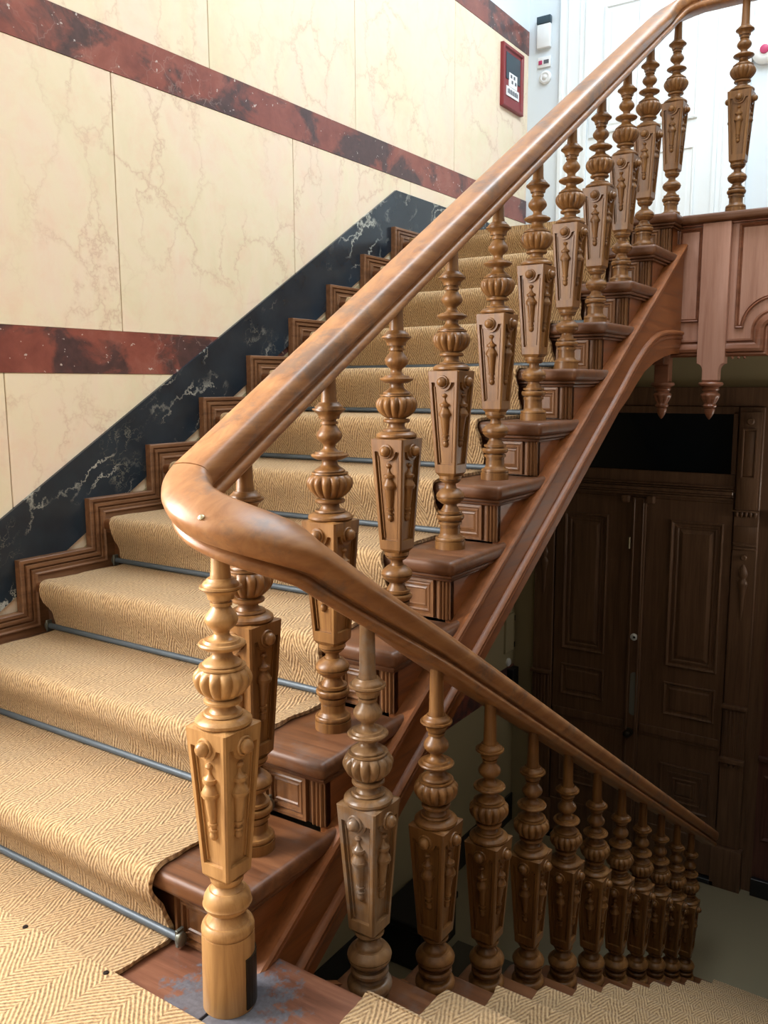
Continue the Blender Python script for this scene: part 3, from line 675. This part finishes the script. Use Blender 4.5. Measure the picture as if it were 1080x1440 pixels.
def block_mesh(h, st, sb):
    """tapered square block with sunk carved panels; centre axis z, from 0 to h; top side st, bottom side sb"""
    mb = MB(); ch = 0.0035
    half = lambda z: 0.5*(sb+(st-sb)*z/h)
    nsl = 7
    for q in range(4):
        ca, sa = math.cos(q*pi/2), math.sin(q*pi/2)
        def P(u, z, d, ca=ca, sa=sa):     # u lateral, d depth inward
            x, y = half(z)-d, u; return (x*ca-y*sa, x*sa+y*ca, z)
        w = lambda z: half(z)-ch
        outer = [(-w(0), 0.0), (w(0), 0.0), (w(h), h), (-w(h), h)]
        bz, r0 = h*0.895, 0.0255
        m_ = 0.0110
        ri = lambda z: half(z)-m_
        zt = bz-0.001
        inner = [(-ri(0.024), 0.024), (ri(0.024), 0.024), (ri(zt), zt), (r0+0.001, zt)]
        inner += [(r0*math.cos(-pi*i/10), bz+r0*math.sin(-pi*i/10)) for i in range(1, 10)]
        inner += [(-r0-0.001, zt), (-ri(zt), zt)]
        bm = bmesh.new()
        ov = [bm.verts.new((a, b, 0)) for a, b in outer]; iv = [bm.verts.new((a, b, 0)) for a, b in inner]
        es = [bm.edges.new((ov[i-1], ov[i])) for i in range(4)] + [bm.edges.new((iv[i-1], iv[i])) for i in range(len(iv))]
        bmesh.ops.triangle_fill(bm, edges=es, use_beauty=True)
        bm.verts.index_update()
        mb.add([P(v.co.x, v.co.y, 0) for v in bm.verts], [[v.index for v in f.verts] for f in bm.faces]); bm.free()
        n = len(inner)
        mb.loops([[P(a, b, 0) for a, b in inner], [P(a, b, 0.0085) for a, b in inner]], True)
        mb.add([P(a, b, 0.0085) for a, b in inner], [tuple(range(n))])
        # narrow raised fillet inside the recess, along both sides
        for s in (-1, 1):
            a0, a1 = ri(0.03)-0.0045, ri(zt-0.01)-0.0045
            pl = [(s*a0, 0.030), (s*(a0-0.0022), 0.030), (s*(a1-0.0022), zt-0.012), (s*a1, zt-0.012)]
            mb.loops([[P(a, b, 0.0086) for a, b in pl], [P(a, b, 0.0052) for a, b in pl]], True, False, True)
        # corner chamfer strip to the next face
        def Q(u, z, d, q2=(q+1) % 4):
            c2, s2 = math.cos(q2*pi/2), math.sin(q2*pi/2); x, y = half(z)-d, u; return (x*c2-y*s2, x*s2+y*c2, z)
        mb.add([P(w(0), 0, 0), Q(-w(0), 0, 0), Q(-w(h), h, 0), P(w(h), h, 0)], [(0, 1, 2, 3)])
    # pyramids to the turned collars
    def sq(z, a): return [(a*math.cos(t_), a*math.sin(t_), z) for t_ in [pi/4+i*pi/2 for i in range(4)]]
    def oct_(z, hw): 
        o = []
        for q in range(4):
            c, s_ = math.cos(q*pi/2), math.sin(q*pi/2)
            for u in (-(hw-ch), hw-ch): o.append((hw*c-u*s_, hw*s_+u*c, z))
        return o
    mb.loops([oct_(h, half(h)), [(0.030*x/half(h), 0.030*y/half(h), h+0.006) for x, y, z in oct_(h, half(h))]], True, False, True)
    mb.loops([oct_(0, half(0)), oct_(-0.012, half(0)*0.72)], True, False, True)
    return mb.mesh('block', None, 0)
def drop_mesh():
    k = 0.155/0.155
    prof = [(0, .0010), (-.002, .0045), (-.006, .0060), (-.010, .0045), (-.0125, .0028), (-.0125, .0022), (-.018, .0024), (-.024, .0045), (-.029, .0088), (-.029, .0104), (-.033, .0110), (-.0365, .0104), (-.0365, .0070), (-.040, .0066), (-.046, .0090), (-.052, .0118), (-.056, .0128), (-.056, .0136), (-.061, .0136), (-.061, .0122), (-.065, .0122), (-.065, .0096), (-.090, .0080), (-.117, .0058), (-.117, .0076), (-.121, .0076), (-.121, .0048), (-.130, .0044), (-.130, .0068), (-.1335, .0068), (-.1335, .0042), (-.138, .0056), (-.143, .0064), (-.148, .0056), (-.152, .0030), (-.153, .0010)]
    return MB().lathe([(z, r*1.38) for z, r in prof[::-1]], 24).mesh('drop_ornament', 38)
boss_prof = [(0, .0185), (.003, .0185), (.0048, .0172), (.0050, .0150), (.0036, .0142), (.0040, .0128), (.009, .0138), (.013, .0126), (.017, .0095), (.0195, .0055), (.0203, .0010)]
bossm = lathe_x(boss_prof, 24).mesh('boss', 40)      # points to -x
dropm = drop_mesh()
BH, ST, SB = 0.288, 0.100, 0.067
blockm = block_mesh(BH, ST, SB)
neck1m = MB().lathe(dense(NECK1), 40).mesh('collar', 38)
vasem = MB().lathe(dense(VASE, 4), 112, lob=(14, 0.16, .049, .105)).mesh('vase', 60)
neck2m = MB().lathe(dense(NECK2), 40).mesh('turned_neck', 38)
foots = {n: MB().lathe(dense(p, 3), 44).mesh('foot', 38) for n, p in (('up', FOOT_UP), ('lo', FOOT_LO), ('newel', FOOT_NEWEL))}
FH = {'up': 0.222, 'lo': 0.184, 'newel': 0.270}
stems = {}
def stem_mesh(h):
    key = round(h, 3)
    if key not in stems: stems[key] = MB().lathe([(0, .0185), (.004, .0176), (h-0.002, .0155), (h, .0155)], 24).mesh('stem', 50)
    return stems[key]
def baluster(name, kind, loc, label, cat, group, stem_h, matk='oak', rz=0):
    t = thing(name, label, cat, loc, group, rz)
    O('foot', foots[kind], matk, t)
    bz = FH[kind]
    b = O('block', blockm, matk, t, (0, 0, bz))
    slope = math.atan2((ST-SB)/2, BH)
    for q in range(4):
        a = q*pi/2
        for nm, me, z, dep in (('boss', bossm, BH*0.895, 0.0), ('drop_ornament', dropm, BH*0.785, 0.0082)):
            o = O(nm, me, matk, b)
            hx = 0.5*(SB+(ST-SB)*z/BH)-dep
            o.location = (hx*math.cos(a), hx*math.sin(a), z)
            if nm == 'boss': o.rotation_euler = Matrix.Rotation(a+pi, 3, 'Z').to_euler()
            else: o.rotation_euler = (Matrix.Rotation(a, 3, 'Z') @ Matrix.Rotation(slope, 3, 'Y')).to_euler()
    z = bz+BH+0.003
    O('collar', neck1m, matk, t, (0, 0, z)); O('vase', vasem, matk, t, (0, 0, z)); O('turned_neck', neck2m, matk, t, (0, 0, z))
    O('stem', stem_mesh(stem_h), matk, t, (0, 0, z+0.279))
    return t
def top_of(kind): return FH[kind]+BH+0.003+0.279

# handrail heights (underside of the rail)
up_z = lambda x: 1.015+SL*(x-0.17)
lo_z = lambda x: 0.675-0.626*(x-0.304)
for k in range(1, 11):
    x = (k-1)*G_+0.186; base = k*R_
    s = up_z(x)-base-top_of('up')+0.012
    baluster('baluster', 'up', (x, 0.11, base), 'carved golden-brown wooden baluster standing on the %s step of the rising flight' % ordn(k), 'baluster', 'balusters of the rising flight', round(s, 3))
LZ = 2.815
for i in range(6):
    y = 0.085-0.287*i
    if i == 0: lab = 'carved wooden baluster at the corner where the upper landing rail turns'
    else: lab = 'carved wooden baluster on the upper landing edge, %s along from the corner baluster' % ordn(i)
    baluster('baluster', 'up', (3.09, y, 1.925), lab, 'baluster', 'balusters of the upper landing', round(LZ-1.925-top_of('up')+0.012, 3))
for j in range(1, 12):
    p = lrot(0.300+(j-1)*GL, -0.112, -j*R_)
    s = lo_z(p.x)-p.z-top_of('lo')+0.012
    baluster('baluster', 'lo', p, 'carved brown wooden baluster on the %s step down of the descending flight' % ordn(j), 'baluster', 'balusters of the descending flight', round(s, 3), 'oak_grey_sheen' if j == 1 else 'oak')
NX, NY = -0.031, -0.014
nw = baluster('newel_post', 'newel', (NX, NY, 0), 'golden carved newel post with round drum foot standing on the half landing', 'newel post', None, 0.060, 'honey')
nw.rotation_euler = (0, math.radians(0.9), 0)      # the old post leans a little towards the flight
n = 9; a0, a1 = math.radians(-97), math.radians(-15)
def arc_plate(r0, r1, z0, z1):
    ls = []
    for r, z in ((r0, z0), (r1, z0), (r1, z1), (r0, z1)): ls.append([(r*math.cos(a0+(a1-a0)*i/n), r*math.sin(a0+(a1-a0)*i/n), z) for i in range(n+1)])
    mb = MB(); mb.loops(ls+[ls[0]], False)
    mb.add([ls[i][0] for i in range(4)], [(0, 1, 2, 3)]); mb.add([ls[i][-1] for i in range(4)], [(3, 2, 1, 0)]); return mb
pl = O('foot_plate', arc_plate(0.0490, 0.0530, 0.006, 0.108).mesh('foot_plate'), 'plaque', nw); pl['label'] = 'dark bronze plate on the drum foot'

# ================================================================== HANDRAIL
RP = [(-.032, 0), (-.038, .002), (-.0430, .008), (-.0445, .015), (-.0425, .021), (-.0370, .0245), (-.0300, .0265), (-.0290, .0300), (-.0300, .0325), (-.0390, .0345), (-.0430, .0385), (-.0455, .047), (-.0468, .058), (-.0465, .068), (-.0430, .0765), (-.0360, .0815), (-.024, .0845), (-.011, .0862), (0, .0865)]
RP = RP + [(-a, b) for a, b in RP[-2::-1]]
def rail(path, roll=None, scale=None, cap=(True, True)):
    n = len(path); ls = []
    for i in range(n):
        t = (path[min(i+1, n-1)]-path[max(i-1, 0)]).normalized()
        s = t.cross(Vector((0, 0, 1))).normalized(); u = s.cross(t)
        f = scale(path[i], i) if scale else 1
        ph = roll(path[i], i) if roll else 0
        s2 = s*math.cos(ph)-u*math.sin(ph); u2 = u*math.cos(ph)+s*math.sin(ph)
        c = path[i]+u*0.03
        ls.append([c+s2*a*f+u2*(b*f-0.03) for a, b in RP])
    mb = MB(); mb.loops(ls, True, cap[0], cap[1]); return mb
hr = thing('handrail', 'long golden-brown moulded wooden handrail curling round above the newel post', 'handrail', (NX, NY, 0.88))
def H(o): o.matrix_parent_inverse = Matrix.Translation((-NX, -NY, -0.88)); o.parent = hr; return o
def HO(name, mb, m='oak_x'):
    o = O(name, mb.mesh(name, 40), m); o.parent = hr; o.location = (-NX, -NY, -0.88); return o
cx = 0.073
# sloping rail of the rising flight, then ramp and corner at the top
path = [Vector((cx, 0.11, up_z(cx)))]
x = cx
while x < 2.86: x += 0.12; path.append(Vector((min(x, 2.86), 0.11, up_z(min(x, 2.86)))))
for x, y, z in ((2.93, 0.11, 2.690), (2.98, 0.109, 2.720), (3.02, 0.100, 2.747), (3.055, 0.082, 2.772), (3.078, 0.055, 2.793), (3.088, 0.02, 2.808), (3.09, -0.02, LZ)): path.append(Vector((x, y, z)))
HO('sloping_rail', rail(path))
HO('landing_rail', rail([Vector((3.09, -0.02, LZ)), Vector((3.09, -0.75, LZ)), Vector((3.09, -1.55, LZ))]))
# wreath: half turn over the newel, then the first stretch of the descending rail, its section rolled outwards
z0, z1 = up_z(cx), lo_z(cx)
path = []; rl = []; n = 48; R = 0.090; Ls = pi*0.1
for i in range(n+1):
    t = i/n; a = pi/2+pi*t
    h00 = 2*t**3-3*t**2+1; h10 = t**3-2*t**2+t; h01 = -2*t**3+3*t**2; h11 = t**3-t**2
    z = h00*z0+h10*(-SL*Ls)+h01*z1+h11*(-0.62*Ls)
    path.append(Vector((cx+R*math.cos(a), (0.11 if a < pi else 0.11)*math.sin(a), z))); rl.append(math.radians(28)*min(1, math.sin(pi/2*min(1, t/0.5)))**1.3)
XJ = 0.62
for i in range(1, 15):
    x = cx+(XJ-cx)*i/14; path.append(Vector((x, -0.11+(x-cx)*math.sin(LA), lo_z(x)))); rl.append(math.radians(28)*0.5*(1+math.cos(pi*i/14)))
wre = HO('wreath', rail(path, lambda p, i: rl[i], lambda p, i: 1+0.03*(math.sin(pi/2*min(1, i/(0.5*n)))**2 if i <= n/2 else 0.5*(1+math.cos(pi*(i-n/2)/(n/2+14))))))
path = []
x = XJ
while x < 3.52: path.append(Vector((x, -0.11+(x-cx)*math.sin(LA), lo_z(x)))); x += 0.12
HO('descending_rail', rail(path))
sc_ = MB().lathe([(0, .006), (.003, .0055), (.0045, .003)], 16).mesh('screw', 40)
o = O('screw', sc_, 'brass', wre); o.location = (-0.0695, -0.0245, 0.9482); o.rotation_euler = Vector((-0.70, -0.245, 0.66)).to_track_quat('Z', 'Y').to_euler()

# ================================================================== FASCIA BELOW THE UPPER LANDING
XF = 3.05
fa = thing('landing_fascia', 'pink-brown panelled wooden fascia with turned pendants below the upper landing', 'fascia', (XF, -0.15, 1.3))
def FA(o, par=None):
    o.parent = par or fa
    if par is None: o.location = Vector(o.location) - Vector((XF, -0.15, 1.3))
    return o
MYF = lambda a, b, h: (XF-h, a, b)
pitch = 0.5075
ARC, AR = 0.128, 1.405
def arch_path(yc, d, n=18):
    """bottom edge path (y decreasing) of one bay centred at yc, offset d downwards/inwards"""
    r = ARC-d
    p = [(yc+0.196, AR-d), (yc+r, AR-d), (yc+r, AR)]
    p += [(yc+r*math.cos(pi*i/n), AR+r*math.sin(pi*i/n)) for i in range(1, n)]
    p += [(yc-r, AR), (yc-r, AR-d), (yc-0.196, AR-d)]
    return p
for i in range(3):
    yc = -0.40-pitch*i
    # backing board of the bay with arched cut
    ap = arch_path(yc, 0.112)
    FA(O('bay_board', MB().prism([(yc+0.196, 1.90), (yc-0.196, 1.90)] + ap[::-1], MYF, -0.02, 0.0).mesh('bay_board'), 'fascia'))
    # raised moulding frame round the panel: sides and top
    a2 = arch_path(yc, 0.0)[1:-1]
    poly = ccw([(yc+0.165, 1.872), (yc-0.165, 1.872), (yc-0.165, AR+0.012)] + [(y, z+0.012) for y, z in a2[::-1]] + [(yc+0.165, AR+0.012)])
    fr = [(0, 0), (0, 0.010), (0.004, 0.013), (0.008, 0.010), (0.011, 0.004), (0.014, 0.007), (0.017, 0.0)]
    mbp = MB(); mbp.loops([[MYF(a, b, h) for a, b in inset_poly(poly, d)] for d, h in fr], True)
    FA(O('panel_moulding', mbp.mesh('panel_moulding'), 'fascia_trim'))
    pr = [(0.034, 0.0), (0.034, 0.010), (0.042, 0.013), (0.048, 0.007), (0.052, 0.007), (0.055, 0.020), (0.066, 0.027), (0.078, 0.030), (0.090, 0.026), (0.095, 0.016), (0.098, 0.018), (0.104, 0.018), (0.112, 0.010), (0.112, -0.02)]
    mbp = MB(); mbp.loops([[MYF(a, b, h) for a, b in arch_path(yc, d)] for d, h in pr], False)
    FA(O('arch_moulding', mbp.mesh('arch_moulding', 30), 'fascia_trim'))
    for s in (1, -1):
        for e in range(3):
            bd = MB().lathe([(-0.006, .001), (-.004, .005), (0, .0065), (.004, .005), (.006, .001)], 12).mesh('bead', 50)
            FA(O('bead', bd, 'fascia_trim', None, (XF-0.010, yc+s*(0.166-0.026*e), AR-0.118)))
# narrow left bay
FA(O('bay_board', MB().prism(rect(-0.083, 0.06, 1.293, 1.90), MYF, -0.02, 0.0).mesh('bay_board'), 'fascia'))
FA(O('panel_moulding', panel(rect(-0.078, 0.028, 1.452, 1.872), fr, MYF, False).mesh('panel_moulding'), 'fascia_trim'))
mbp = MB(); mbp.loops([[MYF(a, AR-d, h) for a in (0.05, -0.083)] for d, h in pr], False)
FA(O('arch_moulding', mbp.mesh('arch_moulding', 30), 'fascia_trim'))
FA(O('top_moulding', MB().box(XF-0.020, XF, -1.55, 0.02, 1.876, 1.884).box(XF-0.030, XF, -1.55, 0.02, 1.8845, 1.8995).mesh('top_moulding', 40, 0.003, 2), 'fascia_trim'))
# stiles with shaped ends, square neck and turned acorn pendants
PEND = [(0, .001), (.006, .006), (.020, .0135), (.036, .0190), (.048, .0210), (.052, .0180), (.056, .0230), (.064, .0265), (.072, .0225), (.078, .0235), (.090, .0290), (.104, .0345), (.114, .0360), (.121, .0330), (.125, .0270), (.130, .0250), (.134, .0310), (.142, .0330), (.146, .0300), (.150, .0340), (.158, .0455), (.166, .0465), (.172, .0420)]
pendm = MB().lathe([(z, r*1.18) for z, r in dense(PEND, 3)], 48, lob=(8, 0.14, .058, .118)).mesh('pendant', 50)
def stile(yc, front=True, hw=0.061):
    zc = 1.262; r = 0.026
    poly = [(yc-hw, 1.884), (yc-hw, zc)] + [(yc-hw+r*math.sin(pi/2*i/6), zc-r*1.25*(1-math.cos(pi/2*i/6))-0.0) for i in range(1, 7)] + [(yc-hw+r, 1.186), (yc+hw-r, 1.186)]
    poly += [(yc+hw-r*math.sin(pi/2*i/6), zc-r*1.25*(1-math.cos(pi/2*i/6))) for i in range(6, 0, -1)] + [(yc+hw, zc), (yc+hw, 1.884)]
    if front: FA(O('stile', MB().prism(poly, MYF, -0.03, 0.034).mesh('stile', None, 0.002, 1), 'fascia'))
    pd = FA(O('pendant_neck', MB().box(XF-0.031, XF+0.030, yc-0.034, yc+0.034, 1.176, 1.33).mesh('pendant_neck', None, 0.003, 1), 'fascia_trim'))
    o = O('pendant', pendm, 'fascia_trim', pd); o.location = (XF-0.002, yc, 1.006); return pd
stile(-0.144); stile(-0.144-pitch); stile(-0.144-2*pitch)
stile(0.075, False)
FA(O('end_post', MB().box(XF-0.10, XF+0.03, 0.045, 0.125, 1.26, 1.88).mesh('end_post', None, 0.004, 1), 'fascia_trim'))

# ================================================================== HALL DOORWAY
dd = thing('door_1', 'dark stained double door with carved panels and transom in the hall', 'door', (XD, 0.58, ZF)); dd['kind'] = 'structure'
def DO(name, mesh, m, par=None):
    o = O(name, mesh, m, par or dd)
    if par is None: o.location = (-XD, -0.58, -ZF)
    return o
MD = lambda X: (lambda a, b, h: (X-h, a, b))
# backing lining of the whole opening
DO('lining', MB().box(XD-0.02, XD, -0.23, 1.315, ZF, 1.15).mesh('lining'), 'door')
pf = [(0, 0), (0, 0.012), (0.008, 0.016), (0.016, 0.012), (0.022, 0.002), (0.036, 0.002), (0.040, 0.008), (0.048, 0.008), (0.056, 0.002), (0.075, 0.010), (0.082, 0.012)]
ps = [(0, 0), (0, 0.010), (0.007, 0.013), (0.014, 0.008), (0.019, 0.001), (0.034, 0.001), (0.045, 0.010)]
def leaf(y0, y1, pan):
    lf = DO('leaf', MB().box(XD-0.045, XD-0.0201, y0, y1, ZF+0.035, 0.435).mesh('leaf', None, 0.003, 1), 'door')
    a, b = pan
    for (z0, z1, pr_) in ((-0.670, 0.305, pf), (-1.005, -0.780, ps)):
        O('leaf_panel', panel(rect(a, b, z0, z1), pr_, MD(XD-0.045)).mesh('leaf_panel'), 'door', lf)
    q = O('leaf_panel', panel(rect(a, b, -1.655, -1.345), [(0, 0), (0, 0.010), (0.008, 0.013), (0.016, 0.004), (0.05, 0.004), (0.052, 0.012), (0.060, 0.012), (0.064, 0.004), (0.085, 0.004), (0.09, 0.012), (0.097, 0.012), (0.10, 0.004), (0.112, 0.004), (0.118, 0.014)], MD(XD-0.045)).mesh('leaf_panel'), 'door', lf)
    O('lock_rail', MB().box(XD-0.060, XD-0.045, y0+0.01, y1-0.01, -1.160, -1.105).box(XD-0.052, XD-0.045, y0+0.01, y1-0.01, -1.180, -1.160).mesh('lock_rail', None, 0.003, 1), 'door', lf)
    O('kick_board', MB().box(XD-0.055, XD-0.045, y0+0.01, y1-0.01, ZF+0.045, -1.80).mesh('kick_board', None, 0.004, 1), 'door', lf)
    return lf
leaf(0.002, 0.533, (0.050, 0.375)); leaf(0.627, 1.158, (0.785, 1.095))
ast = DO('astragal', MB().box(XD-0.066, XD-0.02, 0.5335, 0.6265, ZF+0.035, 0.435).mesh('astragal', None, 0.006, 2), 'door')
O('astragal_rib', MB().box(XD-0.078, XD-0.066, 0.545, 0.556, ZF+0.04, 0.43).box(XD-0.078, XD-0.066, 0.604, 0.615, ZF+0.04, 0.43).mesh('astragal_rib', None, 0.003, 1), 'door', ast)
def disc(y, z, r, X, th):
    mb = lathe_x([(0, r), (th*0.7, r), (th, r*0.75)], 20); mb.v = [(x+X, yy+y, zz+z) for x, yy, zz in mb.v]; return mb
o = DO('lock_cylinder', disc(0.579, -0.505, 0.024, XD-0.066, 0.012).mesh('lock_cylinder', 40), 'plastic'); o['label'] = 'round white lock cylinder'
O('key_slot', disc(0.575, -0.505, 0.008, XD-0.078, 0.003).mesh('key_slot', 40), 'black', o)
DO('push_plate', MB().prism([(0.568+0.024*math.cos(t_), -0.90+(0.13 if math.sin(t_) > 0 else -0.13)+0.02*math.sin(t_)) for t_ in [2*pi*i/24 for i in range(24)]], MD(XD-0.066), 0, 0.008).mesh('push_plate'), 'grey_glass')
kn = DO('door_knob', disc(0.590, -1.175, 0.030, XD-0.066, 0.010).mesh('door_knob', 40), 'plaque')
mb = lathe_x([(0.008, 0.010), (0.03, 0.010), (0.036, 0.022), (0.05, 0.026), (0.06, 0.020), (0.064, 0.006)], 20); mb.v = [(x+XD-0.066, y+0.590, z-1.175) for x, y, z in mb.v]
O('knob', mb.mesh('knob', 50), 'plaque', kn)
DO('bolt', MB().box(XD-0.078, XD-0.066, 0.628, 0.640, 0.09, 0.17).mesh('bolt', None, 0.003, 1), 'brass')
# head: cornice, transom
DO('head_rail', MB().box(XD-0.05, XD-0.02, 0.0, 1.16, 0.4355, 0.615).mesh('head_rail', None, 0.003, 1), 'door')
cn = MB()
for z0, z1, d in ((0.455, 0.470, 0.068), (0.474, 0.486, 0.080), (0.489, 0.512, 0.094), (0.514, 0.524, 0.080), (0.528, 0.540, 0.068)): cn.box(XD-d, XD-0.05, 0.002, 1.158, z0, z1)
DO('cornice', cn.mesh('cornice', None, 0.003, 1), 'door')
for s in (0.640, 0.478): DO('carved_corbel', MB().box(XD-0.090, XD-0.05, s, s+0.055, 0.400, 0.452).mesh('carved_corbel', None, 0.012, 2), 'door')
DO('transom_glass', MB().box(XD-0.030, XD-0.021, 0.03, 1.13, 0.612, 0.985).mesh('transom_glass'), 'darkglass')
DO('transom_frame', MB().box(XD-0.05, XD-0.02, 0.0, 0.030, 0.616, 1.0).box(XD-0.05, XD-0.02, 1.13, 1.16, 0.616, 1.0).box(XD-0.05, XD-0.02, 0.0, 1.16, 0.985, 1.03).mesh('transom_frame', None, 0.003, 1), 'door')
DO('architrave', MB().box(XD-0.04, XD-0.02, -0.23, 1.315, 1.031, 1.15).mesh('architrave', None, 0.004, 1), 'door')
DO('threshold', MB().box(XD-0.085, XD-0.02, -0.01, 1.17, ZF, ZF+0.034).mesh('threshold', None, 0.004, 1), 'blackgloss')
def pilaster(yc):
    w = 0.072
    p = DO('pilaster', MB().box(XD-0.055, XD-0.02, yc-w, yc+w, -1.82, 1.03).mesh('pilaster', None, 0.004, 1), 'door')
    def s(name, mb, m='door', bev=0.003): O(name, mb.mesh(name, 40, bev, 2) if bev else mb.mesh(name, 40), m, p)
    s('plinth', MB().box(XD-0.085, XD-0.021, yc-w-0.022, yc+w+0.022, ZF, -1.821))
    s('console', MB().box(XD-0.085, XD-0.0551, yc-w+0.012, yc+w-0.012, 0.405, 1.0))
    s('console_panel', panel(rect(yc-0.042, yc+0.042, 0.60, 0.90), [(0, 0), (0, 0.008), (0.008, 0.008), (0.012, 0.0), (0.018, 0.004)], MD(XD-0.085)), 'door', 0)
    s('console_boss', disc(yc, 0.945, 0.022, XD-0.085, 0.016), 'door', 0)
    s('console_cap', MB().box(XD-0.100, XD-0.055, yc-w-0.004, yc+w+0.004, 0.392, 0.4045))
    for i in range(5):
        mb = MB().lathe([(-0.034, .002), (-.026, .010), (-.010, .0135), (0, .0120)], 14, XD-0.068, yc-0.052+0.026*i); mb.v = [(x, y, z+0.390) for x, y, z in mb.v]
        s('egg_moulding', mb, 'door', 0)
    for z0, z1, d in ((0.20, 0.30, 0.064), (0.155, 0.17, 0.078), (0.178, 0.188, 0.070)): s('band', MB().box(XD-d, XD-0.055, yc-w+0.006, yc+w-0.006, z0, z1))
    s('rosette', disc(yc, 0.105, 0.018, XD-0.055, 0.016), 'door', 0)
    mb = MB().lathe(dense([(-0.36, .001), (-.33, .006), (-.28, .012), (-.22, .014), (-.16, .022), (-.12, .030), (-.09, .016), (-.06, .028), (-.03, .020), (0, .006)], 3), 16); mb.v = [(XD-0.055+x*0.6, y+yc, z+0.06) for x, y, z in mb.v]
    s('carved_drop', mb, 'door', 0)
    s('ledge', MB().box(XD-0.085, XD-0.055, yc-w-0.004, yc+w+0.004, -0.875, -0.850))
    for i in range(5): s('flute', MB().box(XD-0.064, XD-0.055, yc-0.056+0.0245*i, yc-0.043+0.0245*i, -1.185, -0.890))
    s('ledge', MB().box(XD-0.090, XD-0.055, yc-w-0.004, yc+w+0.004, -1.235, -1.205))
    for i in range(3): s('ledge_bead', disc(yc-0.03+0.03*i, -1.252, 0.013, XD-0.055, 0.022), 'door', 0)
pilaster(-0.077); pilaster(1.237)

# wood panelling right of the doorway and dark kerb along the hall wall
wp = thing('wall_panelling', 'dark reddish wood wall panelling beyond the fluted pilaster in the hall', 'panelling', (XD, -0.85, ZF))
def WP(name, mesh, m):
    o = O(name, mesh, m, wp); o.location = (-XD, 0.85, -ZF); return o
WP('backing', MB().box(XD-0.03, XD-0.0005, -1.55, -0.231, ZF, 1.15).mesh('backing'), 'door_red')
for y0, y1 in ((-0.74, -0.27), (-1.30, -0.82)):
    for z0, z1 in ((0.55, 1.05), (-1.02, 0.28), (-1.72, -1.28)):
        WP('panel', panel(rect(y0, y1, z0, z1), pf, MD(XD-0.03)).mesh('panel'), 'door_red')
WP('ledge', MB().box(XD-0.075, XD-0.03, -1.55, -0.232, 0.355, 0.40).box(XD-0.055, XD-0.03, -1.55, -0.232, 0.30, 0.354).mesh('ledge', None, 0.004, 1), 'door_red')
WP('ledge', MB().box(XD-0.060, XD-0.03, -1.55, -0.232, -1.185, -1.155).mesh('ledge', None, 0.004, 1), 'door_red')
WP('kerb', MB().box(XD-0.065, XD-0.03, -1.55, -0.232, ZF, ZF+0.12).mesh('kerb', None, 0.004, 1), 'blackgloss')

# things in the hall, under the rising flight
t = thing('meter_box', 'olive painted meter box lid on the hall side wall', 'meter box', (4.47, YW-0.004, -0.615))
O('lid', panel(rect(-0.14, 0.0, -0.14, 0.14), [(0, 0), (0, 0.016), (0.006, 0.018), (0.010, 0.012), (0.016, 0.012)], MX(0)).mesh('lid'), 'olive', t)
O('hinge', MB().box(-0.002, 0.004, -0.022, -0.001, 0.08, 0.12).box(-0.002, 0.004, -0.022, -0.001, -0.12, -0.08).mesh('hinge'), 'plaque', t)
t = thing('light_button', 'small round white button just above the dark red wall band', 'button', (4.40, YW-0.004, -0.835))
mb = MB().lathe([(0, .030), (.012, .030), (.018, .022), (.020, .010)], 20); mb.v = [(x, -z, y) for x, y, z in mb.v]
O('button', mb.mesh('button', 40), 'plastic', t)
t = thing('black_holder', 'narrow black holder with rounded end hanging on the dark wall band', 'holder', (4.43, YW-0.008, -1.02))
pl = [(-0.05, 0.14), (-0.05, -0.16)] + [(0.05*-math.cos(pi*i/8), -0.16-0.05*math.sin(pi*i/8)) for i in range(1, 8)] + [(0.05, -0.16), (0.05, 0.14)]
O('body', MB().prism(pl, MX(0), 0, 0.05).mesh('body', None, 0.006, 2), 'black', t)
O('rivet', MB().box(-0.018, -0.008, -0.054, -0.049, -0.03, -0.015).box(0.008, 0.018, -0.054, -0.049, -0.03, -0.015).mesh('rivet'), 'brass', t)
t = thing('storage_chest', 'low black chest against the wall under the rising flight', 'chest', (2.80, 1.30, ZF))
O('body', MB().box(-0.17, 0.25, -0.14, 0.15, 0.0, 0.24).mesh('body', None, 0.01, 2), 'black', t)
O('lid', MB().box(-0.18, 0.26, -0.15, 0.155, 0.241, 0.285).mesh('lid', None, 0.01, 2), 'black', t)
t = O('floor_mat', MB().box(2.0, 3.0, 0.35, 1.12, ZF+0.001, ZF+0.012).mesh('floor_mat', None, 0.004, 1), 'mat')
tag(t, 'dark brown doormat on the hall floor behind the lower balusters', 'doormat')
